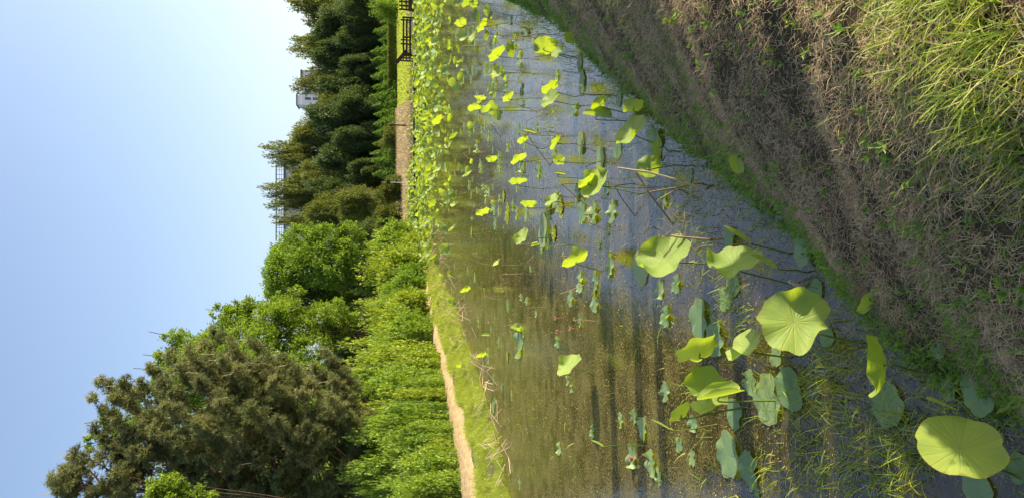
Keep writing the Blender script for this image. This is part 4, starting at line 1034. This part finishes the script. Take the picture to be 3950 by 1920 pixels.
SHR = [ # top px, lateral py, half width px, depth, proto, label
 (925,690,75,57,'y','yellow green shrub beneath the great round tree'),
 (985,640,48,60,'y','low yellow green shrub at the turn of the dirt path'),
 (955,735,60,50,'d','dark green spreading shrub at the far end of the dirt path'),
 (905,760,52,54,'y','narrow yellow shrub rising behind the dark spreading one'),
 (920,800,70,44,'y','large golden shrub by the middle of the dirt path'),
 (885,860,62,41,'y','golden shrub with reddish base shoots'),
 (895,915,66,37,'y','golden shrub merging into greener ones'),
 (870,960,62,38,'g','green shrub under the pine boughs'),
 (900,1000,72,33,'g','leafy mid green shrub beside the dirt path'),
 (855,1060,72,34,'g2','tall green shrub with a dark hollow'),
 (920,1090,66,29.5,'g','rounded green shrub leaning over the dirt path'),
 (850,1140,72,31,'d','darker green shrub with arching twigs'),
 (880,1205,66,29,'g2','green shrub under the pine trunk'),
 (985,1205,66,25.5,'g','dense yellow green mound shrub closest to us'),
 (960,1130,50,28,'g2','low green shrub before the dark hollow'),
 (840,1250,80,32,'d','dark green shrub cut by the frame under the pine'),
 (1000,985,40,31.5,'g2','low green shrub skirting the raked path'),
 (960,850,52,40,'g','green shrub between two golden ones'),
 (930,620,50,66,'g','pale green shrub against the wood edge'),
 (890,700,46,62,'g2','loose shrub at the foot of the many stems'),
 (970,930,56,34,'y','golden shrub whose skirt touches the raked path'),
 (945,775,44,47,'g2','small green shrub wedged among golden ones at the path bend'),
 (930,830,40,43,'d','dark gap filling shrub between two golden ones'),
 (915,890,44,39.5,'g','green shrub topped by a golden neighbour'),
 (950,1020,44,30.5,'y','yellow green skirt of shrub touching the raked path'),
 (935,1060,40,29.5,'d','dark low shrub at the raked path edge'),
 (1000,1100,44,27.5,'g','low bright shrub at the raked path edge'),
 (1020,1160,40,26.5,'y','yellow green low shrub before the closest mound'),
 (1000,1250,50,24.5,'g2','green shrub at the frame edge by the closest mound'),
 (905,1180,50,30,'y','golden topped shrub behind the closest mound'),
 (870,1010,50,34.5,'y','golden topped shrub behind the mid green one'),
 (905,650,50,68,'d','dark shrub behind the yellow green one'),
 (840,1000,60,37,'d','shaded shrub deep under the pine'),
 (800,1100,60,36,'d','shaded thicket behind the tall green shrub'),
 (800,1190,70,35,'d','shaded thicket behind the pine trunk'),
]
us = set()
for (px, py, hw, Y, kk, lab) in SHR:
    hw *= rng.uniform(1.2, 1.6); px -= rng.uniform(-14, 14)
    c = at(px, py, Y); z0 = float(gz(c[0], Y)); H = c[2] - z0; wd = hw * K * Y / F
    sc = (wd * .95, wd * .9, H / 1.05)
    if kk in us: copy_tree(SP[kk], (c[0], Y, z0), rng.uniform(0, 6.28), sc, lab)
    else: o = SP[kk]; o.location = (c[0], Y, z0); o.scale = sc; o['label'] = lab; us.add(kk)
# low front row, each mound at its own height
fk = ['y', 'g', 'y', 'g2', 'd', 'g', 'y', 'g2', 'g']
for i in range(30):
    py = 800 + i * 15.8 + rng.uniform(-9, 9)
    e = float(np.interp(py, [700, 800, 900, 1000, 1120, 1252], [1058, 1073, 1092, 1107, 1127, 1142]))
    row = i % 3; Y = ground(e, py, .5)[1] + [1.2, 2.6, 4.4][row]; px = e - [46, 84, 128][row] * rng.uniform(.8, 1.25) * (.8 + .25 * (py - 700) / 550)
    c = at(px, py, Y); z0 = float(gz(c[0], Y)); H = max(.5, c[2] - z0); wd = rng.uniform(34, 56) * K * Y / F
    copy_tree(SP[fk[int(rng.integers(9))]], (c[0], Y, z0), rng.uniform(0, 6.28), (wd, wd, H / 1.05), ['low rounded shrub at the very edge of the dirt path', 'middling shrub in the second rank behind the dirt path', 'taller shrub in the third rank behind the dirt path'][row])
# creeper mound, field shrubs
def bush(name, px_top, py, hw, Y, mat, label, cat, n=9000, L=.2, seed=9, flat=.7):
    c = at(px_top, py, Y); z0 = float(gz(c[0], Y)); H = c[2] - z0; wd = hw * K * Y / F
    bl = [(b[0] * wd, b[1] * wd * .6, max(.15, b[2]) * H, b[3] * wd, b[4] * wd * .6, b[5] * H) for b in crown_blobs(20, 1, 1, .6, .45, .36, seed)]
    bl += [(x * wd * .8, 0, .2 * H, .3 * wd, .3 * wd, .25 * H) for x in (-1, -.5, 0, .5, 1)]
    root = thing(name, (c[0], Y, z0), label, cat); s = Soup()
    for b in bl[:12]: tube(s, curve_pts([(b[0] * .3, b[1] * .3, -.05), (b[0] * .6, b[1] * .6, b[2] * .5), b[:3]], 3), .04, 5, .5)
    link('stems', s.mesh('stems', M['bark'], True), root)
    s = Soup(); clump_leaves(s, bl, n, L, L * .6, twigs=46, tw=.14, up=.8); link('foliage', s.mesh('foliage', M[mat]), root)
bush('creeper_mound', 932, 480, 36, 93, 'f_olive', 'creeper covered rounded mound, lit part beside the small sign', 'bush', seed=11)
bush('creeper_mound', 930, 555, 42, 92, 'f_olive', 'creeper covered mound with a dark hollow, nearer the great round tree', 'bush', seed=12)
bush('field_bush', 955, 345, 40, 112, 'f_olive', 'sparse pale shrub standing before the young conifers', 'bush', n=5000, seed=13)
bush('edge_bush', 925, 25, 30, 110, 'f_green', 'lit green shrub at the hedge end above the fence', 'bush', n=5000, seed=14)
bush('waterside_bush', 1020, 610, 24, 69, 'f_green', 'small round dark bush on the far grassy shore', 'bush', n=3500, L=.14, seed=15)
# young conifers in a row
bl = [(0, 0, .12 + .8 * i / 9, .42 * (1 - i / 9) ** .7 + .05, .42 * (1 - i / 9) ** .7 + .05, .1) for i in range(10)]
proto = tree('young_conifer', (0, 0, 0), bl, 'x', 'young conifer', 'f_conifer', 3600, .085, .04, r0=.025, group='young conifers in a row before the wood', twigs=26, tw=.2)
fst = True
for i in range(19):
    py = 8 + i * 23.5 + rng.normal(0, 3); Y = 124 - i * .6; c = at(942 + rng.normal(0, 5) + (14 if py < 60 else 0) - i * .35, py, Y); z0 = float(gz(c[0], Y)); H = c[2] - z0; w_ = rng.uniform(2.3, 3.1)
    lab = 'small bushy conifer in the row edging the dark wood'
    if fst: proto.location = (c[0], Y, z0); proto.scale = (w_, w_, H); proto['label'] = lab; fst = False
    else: copy_tree(proto, (c[0], Y, z0), rng.uniform(0, 6), (w_, w_, H), lab)
# hedge before the conifers
root = thing('hedge', (26, 118, float(gz(26, 118))), 'long clipped olive hedge running before the young conifers', 'hedge'); s = Soup()
n = 30000; X = rng.uniform(-14, 26, n); q = rng.random(n); Z = 1.45 * np.sqrt(q) + .1 * wob(X * 2, X); Yv = rng.uniform(-.6, .6, n)
P = np.stack([X, Yv, Z], 1); leaves(s, P, unit(rvec(n) + np.array([0, -.3, .5])), rng.uniform(.12, .26, n), .12); link('foliage', s.mesh('foliage', M['f_olive']), root)

# ------------------------------------------------------------------ deck, fence, posts
def pt(sx, sy, Y): return at(sx * k_, sy * k_, Y)
root = thing('viewing_deck', (20, 71, 0), 'dark wooden viewing deck with railings at the far pond corner', 'wooden deck')
o3 = np.array([20, 71, 0.])
def part(name, s, mat): return link(name, s.mesh(name, M[mat]), root)
xa = pt(1600, 240, 71)[0]; xb = pt(1600, -60, 71)[0]
s = Soup(); box(s, (xa - 20, -1.2, .28), (xb - 20, 1.6, .42)); part('platform', s, 'deck')
s = Soup(); box(s, (pt(1600, 62, 71)[0] - 20, -1.45, -.2), (xb - 20, -1.203, .95)); part('parapet', s, 'wood')
s = Soup(); box(s, (xa - 20, -1.40, -.2), (pt(1600, 64, 71)[0] - 20, -1.203, .24)); part('fascia', s, 'wood')
for sy in (70, 80, 146, 157, 172, 217, 226, 237):
    yy_ = -1.1 if sy in (70, 146, 217) else 1.4
    s = Soup(); x = pt(1600, sy, 71 + yy_)[0] - 20; box(s, (x - .06, yy_ - .06, .3), (x + .06, yy_ + .06, 1.52 if yy_ < 0 else 1.62)); part('post', s, 'wood')
for z in (.75, 1.08, 1.38):
    for yy_, a, b in ((-1.02, 70, 217), (1.48, 80, 237)):
        s = Soup(); beam(s, (pt(1600, a, 71 + yy_)[0] - 20, yy_, z), (pt(1600, b, 71 + yy_)[0] - 20, yy_, z), .07, .11); part('rail', s, 'wood')
s = Soup(); a = pt(1568, 198, 70.4); b = pt(1529, 243, 70.4); beam(s, a - o3, b - o3, .30, .30); c_ = pt(1590, 214, 70.4); beam(s, pt(1560, 205, 70.38) - o3, c_ - o3, .2, .26); part('brace', s, 'wood')
root = thing('rail_fence', (24.5, 79, float(gz(24.5, 79))), 'short dark rail fence behind the deck, partly behind flowering weeds', 'fence')
z0 = float(gz(24.5, 79))
for sy in (-10, 8, 24, 38):
    s = Soup(); x = pt(1570, sy, 79)[0] - 24.5; box(s, (x - .07, -.07, 0), (x + .07, .07, 1.25)); part('post', s, 'wood')
for z in (.5, .95):
    s = Soup(); beam(s, (pt(1570, -12, 79)[0] - 24.5, -.12, z), (pt(1570, 40, 79)[0] - 24.5, -.12, z), .06, .14); part('rail', s, 'wood')
s = Soup(); c = pt(1548, 484, 82); t_ = pt(1502, 484, 82); z0 = float(gz(c[0], 82)); box(s, (-.07, -.07, 0), (.07, .07, t_[2] - z0)); box(s, (-.09, -.09, t_[2] - z0), (.09, .09, t_[2] - z0 + .05))
tag(link('wooden_post', s.mesh('wooden_post', M['wood']), loc=(c[0], 82, z0)), 'single dark post standing in the dry reeds', 'post')
root = thing('sign_post', (pt(1500, 704, 80)[0], 80, float(gz(7.2, 80))), 'small dark sign on a pale pole beside the creeper mound', 'sign'); zt = pt(1492, 704, 80)[2] - root.location[2]
s = Soup(); tube(s, [(0, 0, -.1), (0, 0, zt - .3)], .035, 8); part('pole', s, 'white')
s = Soup(); box(s, (-.22, -.05, zt - .36), (.22, -.01, zt)); part('board', s, 'wood')
# low board edging the far shore
s = Soup(); box(s, (0, -.06, -.3), (32, .06, .40));
for x in np.arange(.4, 32, 1.6): box(s, (x - .05, -.13, -.3), (x + .05, -.063, .46))
tag(link('edging_board', s.mesh('edging_board', M['wood']), loc=(.8, FARY - .1, 0)), 'low dark retaining board along the far shore', 'retaining board')

# ------------------------------------------------------------------ buildings beyond the wood
def part2(root, name, s, mat): return link(name, s.mesh(name, M[mat]), root)
Yb = 215; root = thing('white_building', (pt(1150, 350, Yb)[0], Yb, 0), 'white building with blue grey roof and brown roof frame above the trees', 'building'); ox = root.location[0]
def bx2(root, name, mat, sy0, sy1, z0, z1, d0, d1):
    s = Soup(); xa_ = pt(1150, sy0, Yb)[0] - root.location[0]; xb_ = pt(1150, sy1, Yb)[0] - root.location[0]; box(s, (min(xa_, xb_), d0, z0), (max(xa_, xb_), d1, z1)); return part2(root, name, s, mat)
zz = lambda sx: pt(sx, 300, Yb)[2]
bx2(root, 'wall', 'white', 270, 405, 0, zz(1166), 0, 14)
bx2(root, 'roof', 'slate', 270, 340, zz(1166) + .01, zz(1159), -.4, 14.4)
bx2(root, 'stair_tower', 'white', 362, 398, zz(1166) + .01, zz(1143), 2, 8)
bx2(root, 'tower_roof', 'slate', 358, 402, zz(1143) + .01, zz(1139), 1.6, 8.4)
for sy in (334, 348, 360): bx2(root, 'frame_post', 'brown', sy, sy + 3, zz(1166) + .01, zz(1151), .5, .8)
bx2(root, 'roof_beam', 'brown', 333, 362, zz(1151) + .01, zz(1147), .4, .9)
for sy in (290, 315, 345, 375):
    for zq in (zz(1185), zz(1215)): bx2(root, 'window', 'glass', sy, sy + 10, zq - 1, zq + .6, -.03, .05)
Yb = 180; root = thing('apartment_building', (pt(1100, 720, Yb)[0], Yb, 0), 'pale flat roofed building with a metal roof railing behind the wood', 'building')
zr_ = zz(1100)
bx2(root, 'wall', 'white', 610, 935, 0, zr_, 0, 16); bx2(root, 'parapet', 'slate', 608, 937, zr_ + .01, zr_ + .35, -.3, 16.3)
zt = zr_ + 1.9; n0 = 0
for sy in range(640, 930, 17):
    bx2(root, 'railing_post', 'metal', sy, sy + 1.6, zr_ + .36, zt, .1, .22)
bx2(root, 'top_rail', 'metal', 638, 930, zt + .01, zt + .28, .05, .28)
bx2(root, 'mid_rail', 'metal', 638, 930, zr_ + .8, zr_ + .88, .02, .095)
bx2(root, 'lower_rail', 'metal', 638, 930, zr_ + 1.3, zr_ + 1.38, .02, .095)
for sy in range(620, 920, 42):
    for q in range(3): bx2(root, 'window', 'glass', sy, sy + 18, zr_ - 3.2 - q * 3.3, zr_ - 1.4 - q * 3.3, -.03, .05)

# unseen posts, added only to throw the bands of shade on the pond
for i, (sx, sy, hgt, wd_, X0) in enumerate([(2355,1300,3.3,.24,6.5),(2450,1150,3.0,.24,6.2),(2540,1350,3.3,.22,6.2),(3130,1700,3.0,.30,4.6),(3270,1700,2.6,.28,4.4),(2870,1700,3.2,.22,5.0)]):
    c = ground(sx * k_, sy * k_); Yp = c[1] + math.tan(R(SUN_AZ)) * (X0 - c[0]); z0 = float(gz(X0, Yp)); s = Soup()
    box(s, (-wd_ / 2, -wd_ / 2, -.2), (wd_ / 2, wd_ / 2, hgt)); box(s, (-wd_ / 2 - .03, -wd_ / 2 - .03, hgt + .001), (wd_ / 2 + .03, wd_ / 2 + .03, hgt + .06))
    tag(link('wooden_post', s.mesh('wooden_post', M['wood']), loc=(X0, Yp, z0)), 'unseen timber post added on the bank to throw shade on the pond', 'post', 'timber posts added to shade the pond')

# single weeds and a leaf on the bank
for (x, y, n, L, up_, lab) in [(2600,75,60,.035,.12,'yellow tipped feathery weed alone on the mown bank'),(2975,190,26,.018,.07,'small sunlit fern like sprig, upper of two'),(2975,237,26,.018,.08,'small sunlit fern like sprig, pointing down the bank'),(3545,910,26,.02,.05,'little star shaped yellow weed on shaded thatch'),(3065,85,14,.03,.08,'thin yellow grass sprig near the lit crest'),(2950,720,16,.03,.04,'leafy green seedling on shaded thatch')]:
    c = ground(x * k_, y * k_, 1.0)
    for _ in range(6): c = ground(x * k_, y * k_, float(gz(c[0], c[1])) + up_ * .6)
    z0 = float(gz(c[0], c[1])); root = thing('weed_sprig', (c[0], c[1], z0), lab, 'weed', 'single weeds on the mown bank')
    s = Soup(); tube(s, [(0, 0, -.01), (.004, 0, up_ * .6), (-.01, 0, up_ * 1.1)], .0025, 5); link('stem', s.mesh('stem', M['stem']), root)
    s = Soup(); t_ = rng.uniform(.25, 1.1, n); P = np.stack([-.01 * t_, t_ * 0, up_ * t_], 1); D = rvec(n); D[:, 2] = .5; D = unit(D)
    leaves(s, P, D, L * (1.3 - t_ * .6), L * .22); link('leaves', s.mesh('leaves', M['grass']), root)
c = ground(2843 * k_, 632 * k_, .9)
for _ in range(6): c = ground(2843 * k_, 632 * k_, float(gz(c[0], c[1])) + .1)
V, Fq, Ft, uv = leaf_geom(77, rings=8, segs=30, cup=.1, ruf=.06, roll=1.6, sy=.7)
Rm = np.array(Matrix.Rotation(1.0, 3, 'X') @ Matrix.Rotation(.3, 3, 'Z'))
tag(link('lotus_leaf', mesh_from('lotus_leaf', V @ Rm.T * .075, [Ft, Fq], M['lotus'], uv=uv, smooth=True), loc=tuple(c)), 'small pale lotus leaf lying on the shaded mown bank', 'lotus leaf')
